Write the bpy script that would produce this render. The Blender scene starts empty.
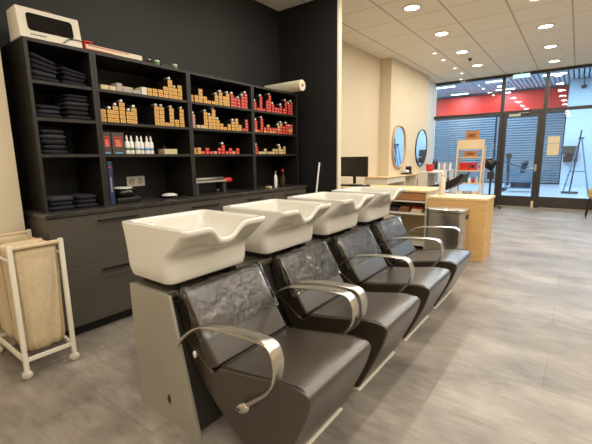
import bpy, bmesh, math, random
from mathutils import Vector, Matrix, noise
random.seed(7)
C = bpy.context.scene.collection
PI = math.pi
Y = bpy.context.scene

# ------------------------------------------------------------------ materials
def lin(c):
    return tuple(((v / 255) / 12.92 if v / 255 <= 0.04045 else ((v / 255 + 0.055) / 1.055) ** 2.4) for v in c)
M = {}
def mat(name, rgb, rough=0.5, metal=0.0, var=0.0, vscale=8.0, bump=0.0, bscale=60.0, spec=0.5, coat=0.0, emit=None, estr=0.0, stretch=(1, 1, 1)):
    m = bpy.data.materials.new(name); m.use_nodes = True
    nt = m.node_tree; b = nt.nodes['Principled BSDF']
    col = lin(rgb) + (1,)
    b.inputs['Base Color'].default_value = col
    b.inputs['Roughness'].default_value = rough
    b.inputs['Metallic'].default_value = metal
    b.inputs['Specular IOR Level'].default_value = spec
    b.inputs['Coat Weight'].default_value = coat
    if coat: b.inputs['Coat Roughness'].default_value = .05 if name == 'porcelain' else .34
    if emit:
        b.inputs['Emission Color'].default_value = lin(emit) + (1,)
        b.inputs['Emission Strength'].default_value = estr
    if var or bump:
        tc = nt.nodes.new('ShaderNodeTexCoord'); mp = nt.nodes.new('ShaderNodeMapping')
        mp.inputs['Scale'].default_value = stretch
        nt.links.new(tc.outputs['Object'], mp.inputs['Vector'])
    if var:
        n = nt.nodes.new('ShaderNodeTexNoise'); n.inputs['Scale'].default_value = vscale; n.inputs['Detail'].default_value = 5
        r = nt.nodes.new('ShaderNodeMapRange'); r.inputs['From Min'].default_value = .3; r.inputs['From Max'].default_value = .7
        r.inputs['To Min'].default_value = 1 - var; r.inputs['To Max'].default_value = 1 + var
        mx = nt.nodes.new('ShaderNodeVectorMath'); mx.operation = 'SCALE'
        mx.inputs[0].default_value = col[:3]
        nt.links.new(mp.outputs['Vector'], n.inputs['Vector']); nt.links.new(n.outputs['Fac'], r.inputs['Value'])
        nt.links.new(r.outputs['Result'], mx.inputs['Scale']); nt.links.new(mx.outputs['Vector'], b.inputs['Base Color'])
    if bump:
        n2 = nt.nodes.new('ShaderNodeTexNoise'); n2.inputs['Scale'].default_value = bscale; n2.inputs['Detail'].default_value = 4
        bp = nt.nodes.new('ShaderNodeBump'); bp.inputs['Strength'].default_value = bump; bp.inputs['Distance'].default_value = .01
        nt.links.new(mp.outputs['Vector'], n2.inputs['Vector']); nt.links.new(n2.outputs['Fac'], bp.inputs['Height'])
        nt.links.new(bp.outputs['Normal'], b.inputs['Normal'])
    M[name] = m
    return m

mat('black_paint', (25, 25, 24), .6, var=.06, vscale=3)
mat('beige_wall', (214, 200, 174), .85, var=.02, vscale=2, bump=.02, bscale=200)
mat('white_wall', (225, 226, 222), .8, var=.02)
mat('cream_trim', (226, 214, 190), .6)
mat('shelf_black', (30, 26, 22), .45, var=.12, vscale=6, stretch=(1, 1, 12))
mat('shelf_back', (17, 16, 15), .55, var=.08)
mat('cabinet', (76, 71, 63), .45, var=.05, vscale=5, stretch=(8, 1, 1))
mat('cabinet_dark', (22, 20, 19), .6)
mat('worktop', (58, 54, 50), .3, var=.5, vscale=14, bump=.02)
mat('handle_black', (18, 17, 17), .4)
mat('porcelain', (216, 213, 204), .12, coat=.5)
mat('grey_panel', (164, 160, 148), .38, metal=.35, var=.04, vscale=3)
mat('steel_top', (150, 145, 132), .3, metal=.7, var=.1, vscale=5)
mat('dark_panel', (52, 49, 44), .5)
mat('leather', (52, 43, 33), .31, var=.06, vscale=12, bump=.05, bscale=260, coat=.5, spec=.8)
mat('leather_seam', (30, 26, 21), .5)
mat('aluminium', (206, 203, 196), .26, metal=1.0)
mat('steel', (212, 208, 200), .22, metal=1.0, var=.05, vscale=3, stretch=(10, 10, .3))
mat('white_metal', (226, 220, 204), .35)
mat('caster', (205, 198, 180), .4)
mat('linen', (206, 186, 152), .9, var=.08, vscale=30, bump=.25, bscale=350)
mat('linen_dark', (150, 124, 88), .9, var=.08, vscale=30, bump=.2, bscale=350)
mat('oak', (214, 172, 112), .5, var=.10, vscale=4, stretch=(1, 1, 8), bump=.02)
mat('oak_top', (226, 196, 146), .45, var=.06, vscale=4, stretch=(8, 1, 1))
mat('oak_pale', (214, 192, 154), .5, var=.06, vscale=6)
mat('white_lam', (222, 216, 200), .45)
mat('screen', (34, 31, 28), .35)
mat('black_plastic', (20, 20, 21), .35)
mat('black_gloss', (14, 13, 13), .12)
mat('ochre', (222, 172, 92), .6, var=.06, vscale=60)
mat('red_card', (205, 48, 42), .5, var=.06, vscale=60)
mat('pink_card', (206, 150, 150), .6)
mat('cream_card', (206, 190, 152), .6)
mat('grey_card', (168, 162, 158), .6)
mat('brown_card', (120, 78, 50), .6)
mat('dark_card', (30, 27, 26), .5)
mat('taupe_card', (72, 62, 54), .5)
mat('white_plastic', (236, 234, 228), .35)
mat('green_label', (90, 130, 90), .5)
mat('blue_label', (110, 160, 205), .5)
mat('blue_card', (34, 50, 84), .4)
mat('amber', (176, 120, 70), .3)
mat('red_plastic', (196, 30, 30), .35)
mat('paper', (226, 216, 190), .8)
mat('towel', (30, 30, 38), .95, var=.15, vscale=50, bump=.5, bscale=400)
mat('towel_grey', (52, 52, 60), .95, var=.15, vscale=50, bump=.5, bscale=400)
mat('frame_dark', (58, 53, 50), .4, metal=.3)
mat('rail_silver', (176, 172, 164), .35, metal=.8)
mat('red_fascia', (226, 44, 22), .45, var=.05, vscale=1)
mat('shutter', (138, 152, 162), .5, metal=.3)
mat('mall_white', (190, 208, 222), .6)
mat('mall_floor', (180, 190, 198), .3, var=.05, vscale=2)
mat('mall_ceiling', (78, 90, 98), .6)
mat('mall_slat', (186, 204, 212), .5)
mat('navy', (36, 48, 66), .5)
mat('clear_blue', (110, 140, 170), .4)
mat('tan_fabric', (176, 146, 96), .8, var=.05)
mat('rattan', (176, 120, 72), .7, var=.25, vscale=120, bump=.3, bscale=200)
mat('gold_lacquer', (190, 148, 84), .35, metal=.3)
mat('brown_hole', (96, 66, 44), .7)
mat('lamp_glow', (255, 255, 255), .4, emit=(255, 244, 222), estr=14)
mat('lamp_cool', (255, 255, 255), .4, emit=(228, 240, 255), estr=9)
mat('exit_glow', (150, 220, 230), .4, emit=(150, 215, 235), estr=1.6)
mat('lamp_ring', (238, 232, 218), .5)

def glassy(name, rgb=(1, 1, 1), rough=.0, base=.04, bump=0, bscale=20):
    m = bpy.data.materials.new(name); m.use_nodes = True
    nt = m.node_tree; nt.nodes.clear()
    out = nt.nodes.new('ShaderNodeOutputMaterial'); mix = nt.nodes.new('ShaderNodeMixShader')
    tr = nt.nodes.new('ShaderNodeBsdfTransparent'); tr.inputs['Color'].default_value = rgb + (1,)
    gl = nt.nodes.new('ShaderNodeBsdfGlossy'); gl.inputs['Roughness'].default_value = rough
    fr = nt.nodes.new('ShaderNodeFresnel'); fr.inputs['IOR'].default_value = 1.45
    ad = nt.nodes.new('ShaderNodeMath'); ad.operation = 'ADD'; ad.inputs[1].default_value = base
    nt.links.new(fr.outputs[0], ad.inputs[0]); nt.links.new(ad.outputs[0], mix.inputs[0])
    nt.links.new(tr.outputs[0], mix.inputs[1]); nt.links.new(gl.outputs[0], mix.inputs[2]); nt.links.new(mix.outputs[0], out.inputs[0])
    if bump:
        tc = nt.nodes.new('ShaderNodeTexCoord'); n = nt.nodes.new('ShaderNodeTexNoise'); n.inputs['Scale'].default_value = bscale
        n.inputs['Detail'].default_value = 0; n.inputs['Distortion'].default_value = .9
        bp = nt.nodes.new('ShaderNodeBump'); bp.inputs['Strength'].default_value = bump; bp.inputs['Distance'].default_value = .022
        nt.links.new(tc.outputs['Object'], n.inputs['Vector']); nt.links.new(n.outputs['Fac'], bp.inputs['Height'])
        nt.links.new(bp.outputs['Normal'], gl.inputs['Normal'])
    M[name] = m
glassy('glass', (.90, .95, .97), 0.0, .03)
glassy('film', (.93, .92, .90), .06, .07, 1.0, 19)
glassy('clear_plastic', (.7, .6, .55), .05, .05)
def mirror():
    m = bpy.data.materials.new('mirror'); m.use_nodes = True; b = m.node_tree.nodes['Principled BSDF']
    b.inputs['Base Color'].default_value = (.85, .88, .9, 1); b.inputs['Metallic'].default_value = 1; b.inputs['Roughness'].default_value = .01
    M['mirror'] = m
mirror()

def floor_mat():
    m = bpy.data.materials.new('floor_tiles'); m.use_nodes = True; nt = m.node_tree; L = nt.links
    b = nt.nodes['Principled BSDF']
    tc = nt.nodes.new('ShaderNodeTexCoord'); mp = nt.nodes.new('ShaderNodeMapping')
    mp.inputs['Location'].default_value = (.04 + 9.5, -.805 + 4.75, 0)
    L.new(tc.outputs['Object'], mp.inputs['Vector'])
    br = nt.nodes.new('ShaderNodeTexBrick'); br.offset = .5; br.offset_frequency = 2
    br.inputs['Scale'].default_value = 1; br.inputs['Brick Width'].default_value = .95; br.inputs['Row Height'].default_value = .475
    br.inputs['Mortar Size'].default_value = .0022; br.inputs['Mortar Smooth'].default_value = .3; br.inputs['Bias'].default_value = 0
    br.inputs['Color1'].default_value = lin((136, 127, 117)) + (1,); br.inputs['Color2'].default_value = lin((147, 138, 127)) + (1,)
    br.inputs['Mortar'].default_value = lin((118, 110, 102)) + (1,)
    L.new(mp.outputs[0], br.inputs['Vector'])
    def nz(scale, det, st, lo, hi):
        mm = nt.nodes.new('ShaderNodeMapping'); mm.inputs['Scale'].default_value = st; L.new(tc.outputs['Object'], mm.inputs['Vector'])
        n = nt.nodes.new('ShaderNodeTexNoise'); n.inputs['Scale'].default_value = scale; n.inputs['Detail'].default_value = det; n.inputs['Roughness'].default_value = .62
        L.new(mm.outputs[0], n.inputs['Vector'])
        r = nt.nodes.new('ShaderNodeMapRange'); r.inputs['From Min'].default_value = .3; r.inputs['From Max'].default_value = .7
        r.inputs['To Min'].default_value = lo; r.inputs['To Max'].default_value = hi
        L.new(n.outputs['Fac'], r.inputs['Value']); return r.outputs[0], n.outputs['Fac']
    a, fa = nz(2.4, 8, (.8, 1.5, 1), .60, 1.32)
    c, fc = nz(15, 6, (.6, 2.0, 1), .82, 1.14); g_, _ = nz(.9, 3, (1, 1.2, 1), .86, 1.10)
    mul = nt.nodes.new('ShaderNodeMath'); mul.operation = 'MULTIPLY'; L.new(a, mul.inputs[0]); L.new(c, mul.inputs[1])
    m2 = nt.nodes.new('ShaderNodeMath'); m2.operation = 'MULTIPLY'; L.new(mul.outputs[0], m2.inputs[0]); L.new(g_, m2.inputs[1]); mul = m2
    sc = nt.nodes.new('ShaderNodeVectorMath'); sc.operation = 'SCALE'; L.new(br.outputs['Color'], sc.inputs[0]); L.new(mul.outputs[0], sc.inputs['Scale'])
    L.new(sc.outputs[0], b.inputs['Base Color'])
    rr = nt.nodes.new('ShaderNodeMapRange'); rr.inputs['To Min'].default_value = .34; rr.inputs['To Max'].default_value = .52
    L.new(fc, rr.inputs['Value']); L.new(rr.outputs[0], b.inputs['Roughness'])
    M['floor_tiles'] = m
floor_mat()

def ceiling_mat():
    m = bpy.data.materials.new('ceiling_tiles'); m.use_nodes = True; nt = m.node_tree; L = nt.links
    b = nt.nodes['Principled BSDF']; b.inputs['Roughness'].default_value = .9
    tc = nt.nodes.new('ShaderNodeTexCoord'); sep = nt.nodes.new('ShaderNodeSeparateXYZ'); L.new(tc.outputs['Object'], sep.inputs[0])
    outs = []
    for ax, off, p, w in (('X', 20 * .655 + .23, .655, .024), ('Y', 20 * .65 - 5.98, .65, .013)):
        a = nt.nodes.new('ShaderNodeMath'); a.operation = 'ADD'; a.inputs[1].default_value = off; L.new(sep.outputs[ax], a.inputs[0])
        d = nt.nodes.new('ShaderNodeMath'); d.operation = 'PINGPONG'; d.inputs[1].default_value = p / 2; L.new(a.outputs[0], d.inputs[0])
        l = nt.nodes.new('ShaderNodeMath'); l.operation = 'LESS_THAN'; l.inputs[1].default_value = w / 2; L.new(d.outputs[0], l.inputs[0])
        outs.append(l.outputs[0])
    mx = nt.nodes.new('ShaderNodeMath'); mx.operation = 'MAXIMUM'; L.new(outs[0], mx.inputs[0]); L.new(outs[1], mx.inputs[1])
    n = nt.nodes.new('ShaderNodeTexNoise'); n.inputs['Scale'].default_value = 90; L.new(tc.outputs['Object'], n.inputs['Vector'])
    mix = nt.nodes.new('ShaderNodeMix'); mix.data_type = 'RGBA'
    mix.inputs[6].default_value = lin((236, 230, 218)) + (1,); mix.inputs[7].default_value = lin((186, 180, 168)) + (1,)
    L.new(mx.outputs[0], mix.inputs[0]); L.new(mix.outputs[2], b.inputs['Base Color'])
    bp = nt.nodes.new('ShaderNodeBump'); bp.inputs['Strength'].default_value = .1; L.new(n.outputs['Fac'], bp.inputs['Height']); L.new(bp.outputs[0], b.inputs['Normal'])
    M['ceiling_tiles'] = m
ceiling_mat()

# ------------------------------------------------------------------ mesh helpers
def obj(name, bm, mats, parent=None, smooth=False, bevel=0, seg=2, sub=0, auto=False):
    bmesh.ops.recalc_face_normals(bm, faces=bm.faces)
    me = bpy.data.meshes.new(name); bm.to_mesh(me); bm.free()
    for mm in (mats if isinstance(mats, (list, tuple)) else [mats]): me.materials.append(M[mm])
    o = bpy.data.objects.new(name, me); C.objects.link(o)
    if parent: o.parent = parent
    if smooth or auto:
        for p in me.polygons: p.use_smooth = True
    if auto:
        try: me.set_sharp_from_angle(angle=math.radians(40))
        except Exception: pass
    if bevel:
        b = o.modifiers.new('bevel', 'BEVEL'); b.width = bevel; b.segments = seg; b.limit_method = 'ANGLE'; b.angle_limit = .6
        b.harden_normals = False
    if sub:
        s = o.modifiers.new('sub', 'SUBSURF'); s.levels = sub; s.render_levels = sub
    return o
def empty(name, loc=(0, 0, 0), rz=0):
    o = bpy.data.objects.new(name, None); C.objects.link(o); o.location = loc; o.rotation_euler = (0, 0, rz); o.empty_display_size = .1
    return o
def tag(o, label, cat, group=None, kind=None):
    o['label'] = label; o['category'] = cat
    if group: o['group'] = group
    if kind: o['kind'] = kind
    return o
def struct(o, label=None):
    o['kind'] = 'structure'
    if label: o['label'] = label
    return o
def box(bm, x0, x1, y0, y1, z0, z1, mi=0, rot=None):
    v = [bm.verts.new(p) for p in ((x0, y0, z0), (x1, y0, z0), (x1, y1, z0), (x0, y1, z0), (x0, y0, z1), (x1, y0, z1), (x1, y1, z1), (x0, y1, z1))]
    for f in ((0, 3, 2, 1), (4, 5, 6, 7), (0, 1, 5, 4), (1, 2, 6, 5), (2, 3, 7, 6), (3, 0, 4, 7)):
        fa = bm.faces.new([v[i] for i in f]); fa.material_index = mi
    if rot:
        bmesh.ops.transform(bm, matrix=rot, verts=v)
    return v
def B(*a, **k):
    bm = bmesh.new(); box(bm, *a, **k); return bm
def prism(bm, pts, a0, a1, axis='y', mi=0):
    # pts are (u,v) in the plane across the axis: y->(x,z), x->(y,z), z->(x,y)
    def P(u, v, a):
        return {'y': (u, a, v), 'x': (a, u, v), 'z': (u, v, a)}[axis]
    v0 = [bm.verts.new(P(u, v, a0)) for u, v in pts]; v1 = [bm.verts.new(P(u, v, a1)) for u, v in pts]
    n = len(pts)
    fs = [bm.faces.new(v0), bm.faces.new(list(reversed(v1)))]
    for i in range(n): fs.append(bm.faces.new((v0[i], v1[i], v1[(i + 1) % n], v0[(i + 1) % n])))
    for f in fs: f.material_index = mi
    return v0 + v1
def tube(bm, pts, r, n=10, mi=0, cap=True, closed=False):
    pts = [Vector(p) for p in pts]; rs = r if isinstance(r, (list, tuple)) else [r] * len(pts)
    rings = []; up = None
    for i, p in enumerate(pts):
        if closed: t = pts[(i + 1) % len(pts)] - pts[i - 1]
        else: t = (pts[min(i + 1, len(pts) - 1)] - pts[max(i - 1, 0)])
        t.normalize()
        if up is None: up = Vector((0, 0, 1)) if abs(t.z) < .9 else Vector((0, 1, 0))
        s = t.cross(up).normalized(); up = s.cross(t).normalized()
        rings.append([bm.verts.new(p + (s * math.cos(2 * PI * k / n) + up * math.sin(2 * PI * k / n)) * rs[i]) for k in range(n)])
    m = len(rings)
    for i in range(m if closed else m - 1):
        a, b = rings[i], rings[(i + 1) % m]
        for k in range(n):
            f = bm.faces.new((a[k], a[(k + 1) % n], b[(k + 1) % n], b[k])); f.material_index = mi
    if cap and not closed:
        for rr in (rings[0], rings[-1]):
            f = bm.faces.new(rr); f.material_index = mi
def lathe(bm, prof, c=(0, 0, 0), n=24, mi=0, mis=None):
    rings = []
    for r, z in prof:
        if r < 1e-5: rings.append([bm.verts.new((c[0], c[1], c[2] + z))])
        else: rings.append([bm.verts.new((c[0] + r * math.cos(2 * PI * k / n), c[1] + r * math.sin(2 * PI * k / n), c[2] + z)) for k in range(n)])
    for i in range(len(rings) - 1):
        a, b = rings[i], rings[i + 1]; mm = mis[i] if mis else mi
        for k in range(n):
            k2 = (k + 1) % n
            if len(a) == 1 and len(b) == 1: continue
            if len(a) == 1: f = bm.faces.new((a[0], b[k], b[k2]))
            elif len(b) == 1: f = bm.faces.new((a[k], a[k2], b[0]))
            else: f = bm.faces.new((a[k], a[k2], b[k2], b[k]))
            f.material_index = mm
    for rr in (rings[0], rings[-1]):
        if len(rr) > 2:
            f = bm.faces.new(rr); f.material_index = mi if not mis else mis[0 if rr is rings[0] else -1]
def copy_tree(o, parent=None):
    c = o.copy(); C.objects.link(c)
    if parent: c.parent = parent
    for ch in list(o.children): copy_tree(ch, c)
    return c
def bez(pts, n=8):
    # Catmull-Rom through pts
    P = [Vector(p) for p in pts]; out = []
    for i in range(len(P) - 1):
        p0 = P[max(i - 1, 0)]; p1 = P[i]; p2 = P[i + 1]; p3 = P[min(i + 2, len(P) - 1)]
        for k in range(n):
            t = k / n
            out.append(.5 * ((2 * p1) + (-p0 + p2) * t + (2 * p0 - 5 * p1 + 4 * p2 - p3) * t * t + (-p0 + 3 * p1 - 3 * p2 + p3) * t ** 3))
    out.append(P[-1]); return out

# ------------------------------------------------------------------ room shell
ZC = 3.12
YF = 10.40
struct(obj('floor', B(-3.45, 3.7, -3.1, YF + .1, -.1, 0), 'floor_tiles'))
struct(obj('ceiling', B(-3.45, 3.7, -3.1, YF + .1, ZC, ZC + .1), 'ceiling_tiles'))
struct(obj('wall_left', B(-3.4, -3.0, -3.1, .88, 0, ZC), 'beige_wall'), 'beige wall left of the black cabinet wall')
struct(obj('wall_shelf', B(-3.4, -3.28, .88, 4.10, 0, ZC), 'black_paint'), 'black wall behind the open shelving')
bm = B(-3.28, -2.395, 4.04, 4.10, 0, ZC)
struct(obj('wall_partition', bm, 'black_paint'), 'short black partition wall beside the shelving')
struct(obj('trim_1', B(-2.395, -2.375, 4.035, 4.105, 0, ZC), 'cream_trim'), 'cream end trim of the black partition')
struct(obj('wall_reception', B(-3.4, -3.25, 4.10, 7.15, 0, ZC), 'beige_wall'), 'beige wall behind the monitor')
struct(obj('wall_mirror', B(-3.4, -3.03, 7.15, 9.42, 0, ZC), 'beige_wall'), 'beige wall that carries the two mirrors')
struct(obj('wall_corner', B(-3.4, -3.16, 9.42, YF + .1, 0, ZC), 'white_wall'), 'white wall strip beside the shopfront')
struct(obj('wall_right', B(3.6, 3.7, -3.1, YF + .1, 0, ZC), 'beige_wall'))
struct(obj('wall_back', B(-3.4, 3.6, -3.1, -3.0, 0, ZC), 'beige_wall'))

# shopfront: windows and door
def pane(name, x0, x1, z0, z1, parent):
    return obj(name, B(x0, x1, YF - .004, YF + .004, z0, z1), 'glass', parent)
def front_window(n, x0, x1, mull_r=True):
    w = empty('window_%d' % n, (0, 0, 0)); struct(w)
    bm = bmesh.new()
    box(bm, x0, x1, YF - .04, YF + .04, 3.06, 3.115); box(bm, x0, x1, YF - .04, YF + .04, 2.205, 2.275)
    box(bm, x0, x1, YF - .04, YF + .04, .02, .265)
    if mull_r: box(bm, x1, x1 + .075, YF - .05, YF + .05, 0, 3.115)
    obj('window_frame', bm, 'frame_dark', w)
    obj('sill_strip', B(x0, x1, YF - .05, YF + .04, 0, .018), 'rail_silver', w)
    pane('glass', x0, x1, .265, 2.205, w); pane('glass', x0, x1, 2.275, 3.06, w)
    return w
front_window(1, -3.16, -1.60)
front_window(2, -.655 + .0, .85)
front_window(3, .925, 2.25)
front_window(4, 2.325, 3.6, False)
w = empty('window_5'); struct(w)
obj('window_frame', B(-1.525, -.73, YF - .04, YF + .04, 3.06, 3.115), 'frame_dark', w)
obj('window_frame', B(-1.525, -.73, YF - .04, YF + .04, 2.205, 2.275), 'frame_dark', w)
pane('glass', -1.525, -.73, 2.275, 3.06, w)
obj('mullion', B(-.73, -.655, YF - .05, YF + .05, 0, 3.115), 'frame_dark', w)
d = empty('door_1'); struct(d, 'dark framed glass entrance door with a lever handle')
bm = bmesh.new()
box(bm, -1.52, -1.44, YF - .03, YF + .03, .02, 2.20); box(bm, -.815, -.735, YF - .03, YF + .03, .02, 2.20)
box(bm, -1.44, -.815, YF - .03, YF + .03, 2.125, 2.20); box(bm, -1.44, -.815, YF - .03, YF + .03, .02, .26)
obj('door_frame', bm, 'frame_dark', d)
obj('glass', B(-1.44, -.815, YF - .004, YF + .004, .26, 2.125), 'glass', d)
bm = bmesh.new(); box(bm, -.80, -.75, YF - .045, YF - .03, .86, 1.02)
tube(bm, [(-.775, YF - .04, .93), (-.775, YF - .09, .93), (-.90, YF - .09, .93)], .011)
obj('door_handle', bm, 'rail_silver', d)
bm = B(-1.40, -1.16, YF - .09, YF - .04, 2.135, 2.195); box(bm, -1.20, -1.0, YF - .075, YF - .06, 2.20, 2.215)
obj('door_closer', bm, 'rail_silver', d, bevel=.004)
obj('door_sill', B(-1.525, -.73, YF - .06, YF + .04, 0, .018), 'rail_silver', d)
obj('door_stop', B(-.80, -.75, YF - .09, YF - .05, .0, .16), 'cream_card', d, bevel=.005)

bm = B(-.585, -.36, YF - .012, YF - .008, 1.50, 1.645); obj_p = obj('notice_sheet', bm, 'cream_card')
tag(obj_p, 'upper blank cream notice sheet taped to the glass right of the door', 'notice')
obj_p = obj('notice_sheet', B(-.585, -.36, YF - .012, YF - .008, 1.225, 1.485), 'cream_card')
tag(obj_p, 'lower larger cream notice sheet taped to the glass right of the door', 'notice')

# exit sign
e = empty('exit_sign', (-1.18, 10.05, 2.98)); tag(e, 'small glowing pale blue emergency sign hanging under the ceiling by the shopfront', 'sign')
obj('housing', B(-.17, .17, -.03, .03, -.04, .05), 'white_plastic', e, bevel=.006)
obj('light_panel', B(-.15, .15, -.036, -.03, -.03, .04), 'exit_glow', e)
bm = bmesh.new(); tube(bm, [(0, 0, .05), (0, 0, ZC - 2.98)], .01); obj('stem', bm, 'white_plastic', e)

# ------------------------------------------------------------------ ceiling lights
dl_label = {}
def downlight_proto():
    t = empty('ceiling_downlight')
    bm = bmesh.new(); lathe(bm, [(.115, -.001), (.118, -.010), (.092, -.014), (.090, -.001)], n=32)
    obj('trim_ring', bm, 'lamp_ring', t, smooth=True)
    bm = bmesh.new(); lathe(bm, [(.0, -.006), (.091, -.006), (.091, -.002)], n=32)
    obj('diffuser', bm, 'lamp_glow', t)
    return t
lamp_data = bpy.data.lights.new('downlight_and_fill_lamp', 'AREA'); lamp_data.shape = 'DISK'; lamp_data.size = .18
lamp_data.energy = 13.3; lamp_data.color = (1.0, .94, .83)
def add_lamp(data, x, y, z, name='lamp'):
    l = bpy.data.objects.new(name, data); C.objects.link(l); l.location = (x, y, z); return l
proto = downlight_proto(); first = True
ordn = ['nearest', 'second', 'third', 'fourth', 'fifth', 'sixth', 'seventh', 'eighth', 'ninth', 'tenth']
rows = [(-1.87, [5.005 + 1.3 * k for k in range(-6, 4)], 'left row'), (-.56, [5.655 + 1.3 * k for k in range(-6, 4)], 'right row'), (.75, [5.005 + 1.3 * k for k in range(-6, 4)], 'x'), (2.06, [5.655 + 1.3 * k for k in range(-6, 4)], 'x')]  # rearmost lamps, behind the camera, are unseen fill added without fixtures
for x, ys, rn in rows:
    vis = [y for y in ys if (rn == 'left row' and y > 4.9) or (rn == 'right row' and y > 5.6)]
    for y in ys:
        if not (rn == 'left row' and y < 1.5 and abs(y + .195) > .5): add_lamp(lamp_data, x, y, ZC - .02)
        if rn == 'x' or y not in vis: 
            continue
        t = proto if first else copy_tree(proto); first = False
        t.location = (x, y, ZC)
        k = vis.index(y)
        tag(t, 'round recessed ceiling light, %s from the camera in the %s' % (ordn[k], rn), 'ceiling light', 'round recessed ceiling lights')
# small spots
sp = empty('ceiling_spot')
bm = bmesh.new(); lathe(bm, [(.05, -.001), (.05, -.012), (.036, -.014), (.034, -.001)], n=20); obj('trim_ring', bm, 'lamp_ring', sp, smooth=True)
bm = bmesh.new(); lathe(bm, [(0, -.006), (.035, -.006), (.035, -.002)], n=20); obj('diffuser', bm, 'lamp_glow', sp)
sd = bpy.data.lights.new('spot_lamp', 'AREA'); sd.shape = 'DISK'; sd.size = .07; sd.energy = 2.5; sd.color = (1, .92, .78)
for k, (x, y) in enumerate([(-2.29, 7.36), (-2.30, 7.97), (-2.31, 8.87), (-2.31, 9.48), (-2.5, 10.2)]):
    t = sp if k == 0 else copy_tree(sp); t.location = (x, y, ZC); add_lamp(sd, x, y, ZC - .02)
    tag(t, 'small round ceiling spot by the mirror wall, %s from the camera' % ordn[k], 'ceiling light', 'small ceiling spots')
bm = bmesh.new(); lathe(bm, [(.0, -.05), (.022, -.045), (.03, -.02), (.045, 0)], (-1.87, 8.24, ZC), n=20)
o = obj('smoke_detector', bm, 'dark_panel', smooth=True); tag(o, 'small dark detector on the ceiling between two round lights', 'detector')

# ------------------------------------------------------------------ base cabinets
XF = -2.728
mods = [(.925, 1.765), (1.765, 2.579), (2.579, 3.194), (3.194, 3.84)]
mname = ['leftmost', 'second', 'third', 'rightmost']
for i, (a, b) in enumerate(mods):
    t = empty('drawer_cabinet', (XF, (a + b) / 2, 0)); h = (b - a) / 2
    tag(t, 'grey-brown two drawer base cabinet, %s of the four under the dark worktop' % mname[i], 'cabinet', 'base cabinets under the worktop')
    obj('body', B(-.54, -.019, -h + .0005, h - .0005, .08, .868), 'cabinet', t, bevel=.001)
    obj('plinth', B(-.50, -.055, -h + .001, h - .001, 0, .08), 'cabinet_dark', t)
    obj('lit_edge_strip', B(-.018, .0005, -h + .002, h - .002, .5055, .5085), 'rail_silver', t)  # pale strip paints the light caught on the lower drawer's top edge
    for z0, z1 in ((.082, .504), (.510, .866)):
        dd = obj('drawer', B(-.018, 0, -h + .0015, h - .0015, z0, z1), 'cabinet', t, bevel=.0012)
        hw = .15 if h > .38 else .11
        off = .05 if h > .38 else 0
        bm = bmesh.new(); zz = z1 - .048
        box(bm, .022, .030, off - hw, off + hw, zz - .006, zz + .006)
        box(bm, 0, .024, off - hw, off - hw + .01, zz - .005, zz + .005); box(bm, 0, .024, off + hw - .01, off + hw, zz - .005, zz + .005)
        obj('handle', bm, 'handle_black', dd)
wt = obj('worktop', B(-3.275, XF + .012, .915, 3.85, .87, .90), 'worktop', bevel=.003)
tag(wt, 'long dark stone-look worktop lying over the row of drawer cabinets', 'worktop')

# ------------------------------------------------------------------ open shelving units
SX0, SX1 = -3.27, -2.85
bays = [(.975, 1.395), (1.395, 2.222), (2.222, 3.05), (3.05, 3.86)]
boards = [1.765, 1.530, 1.290]
bname = ['narrow first', 'second', 'third', 'fourth']
for i, (a, b) in enumerate(bays):
    t = empty('shelving_unit', (SX0, (a + b) / 2, .901)); h = (b - a) / 2; D = SX1 - SX0; H = 1.119
    tag(t, 'tall black open shelving unit on the worktop, %s bay from the left' % bname[i], 'shelving unit', 'black open shelving units')
    obj('side_panel', B(0, D, -h + .0005, -h + .022, 0, H), 'shelf_black', t, bevel=.001)
    obj('side_panel', B(0, D, h - .022, h - .0005, 0, H), 'shelf_black', t, bevel=.001)
    obj('back_panel', B(0, .006, -h + .022, h - .022, 0, H), 'shelf_back', t)
    obj('top_panel', B(.006, D, -h + .022, h - .022, H - .022, H), 'shelf_black', t, bevel=.001)
    for z in boards:
        obj('shelf_board', B(.006, D - .004, -h + .022, h - .022, z - .901 - .022, z - .901), 'shelf_black', t, bevel=.001)

# ------------------------------------------------------------------ cartons
def carton(mm, w=.046, h=.0305, d=.17):
    bm = bmesh.new(); box(bm, -d, 0, -w / 2, w / 2, 0, h, 0)
    box(bm, -.0001, .0008, -w / 2 + .0018, w / 2 - .0018, .0022, h - .0022, 1)
    bm.faces.ensure_lookup_table()
    # printed label band and mark on the end
    box(bm, .0006, .0012, -w / 2 + .010, w / 2 - .012, h * .40, h * .54, 2)
    me_o = obj('colour_carton', bm, ['dark_card', mm, 'brown_card' if mm != 'red_card' else 'cream_card'])
    return me_o
protos = {}
cname = {'o': ('ochre', 'ochre'), 'r': ('red_card', 'red'), 'p': ('pink_card', 'pink'), 'w': ('cream_card', 'cream'), 'm': ('mix', 'mix')}
meshes = {}
for k in 'orpw':
    o = carton(cname[k][0]); meshes[k] = o.data; bpy.data.objects.remove(o)
def ordinal(n): return {1: '1st', 2: '2nd', 3: '3rd'}.get(n, '%dth' % n)
capm = bmesh.new(); 
lathe(capm, [(0, 0), (.011, 0), (.011, .016), (.007, .018), (.007, .022)], n=10, mi=1)
lathe(capm, [(.007, .0221), (.010, .028), (.011, .055), (.010, .065), (0, .066)], n=10, mi=0)
bmesh.ops.rotate(capm, verts=capm.verts, cent=(0, 0, 0), matrix=Matrix.Rotation(-PI / 2, 3, 'Y'))
co = obj('colour_tube', capm, ['rail_silver', 'white_plastic'], smooth=True); cap_mesh = co.data; bpy.data.objects.remove(co)
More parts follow.
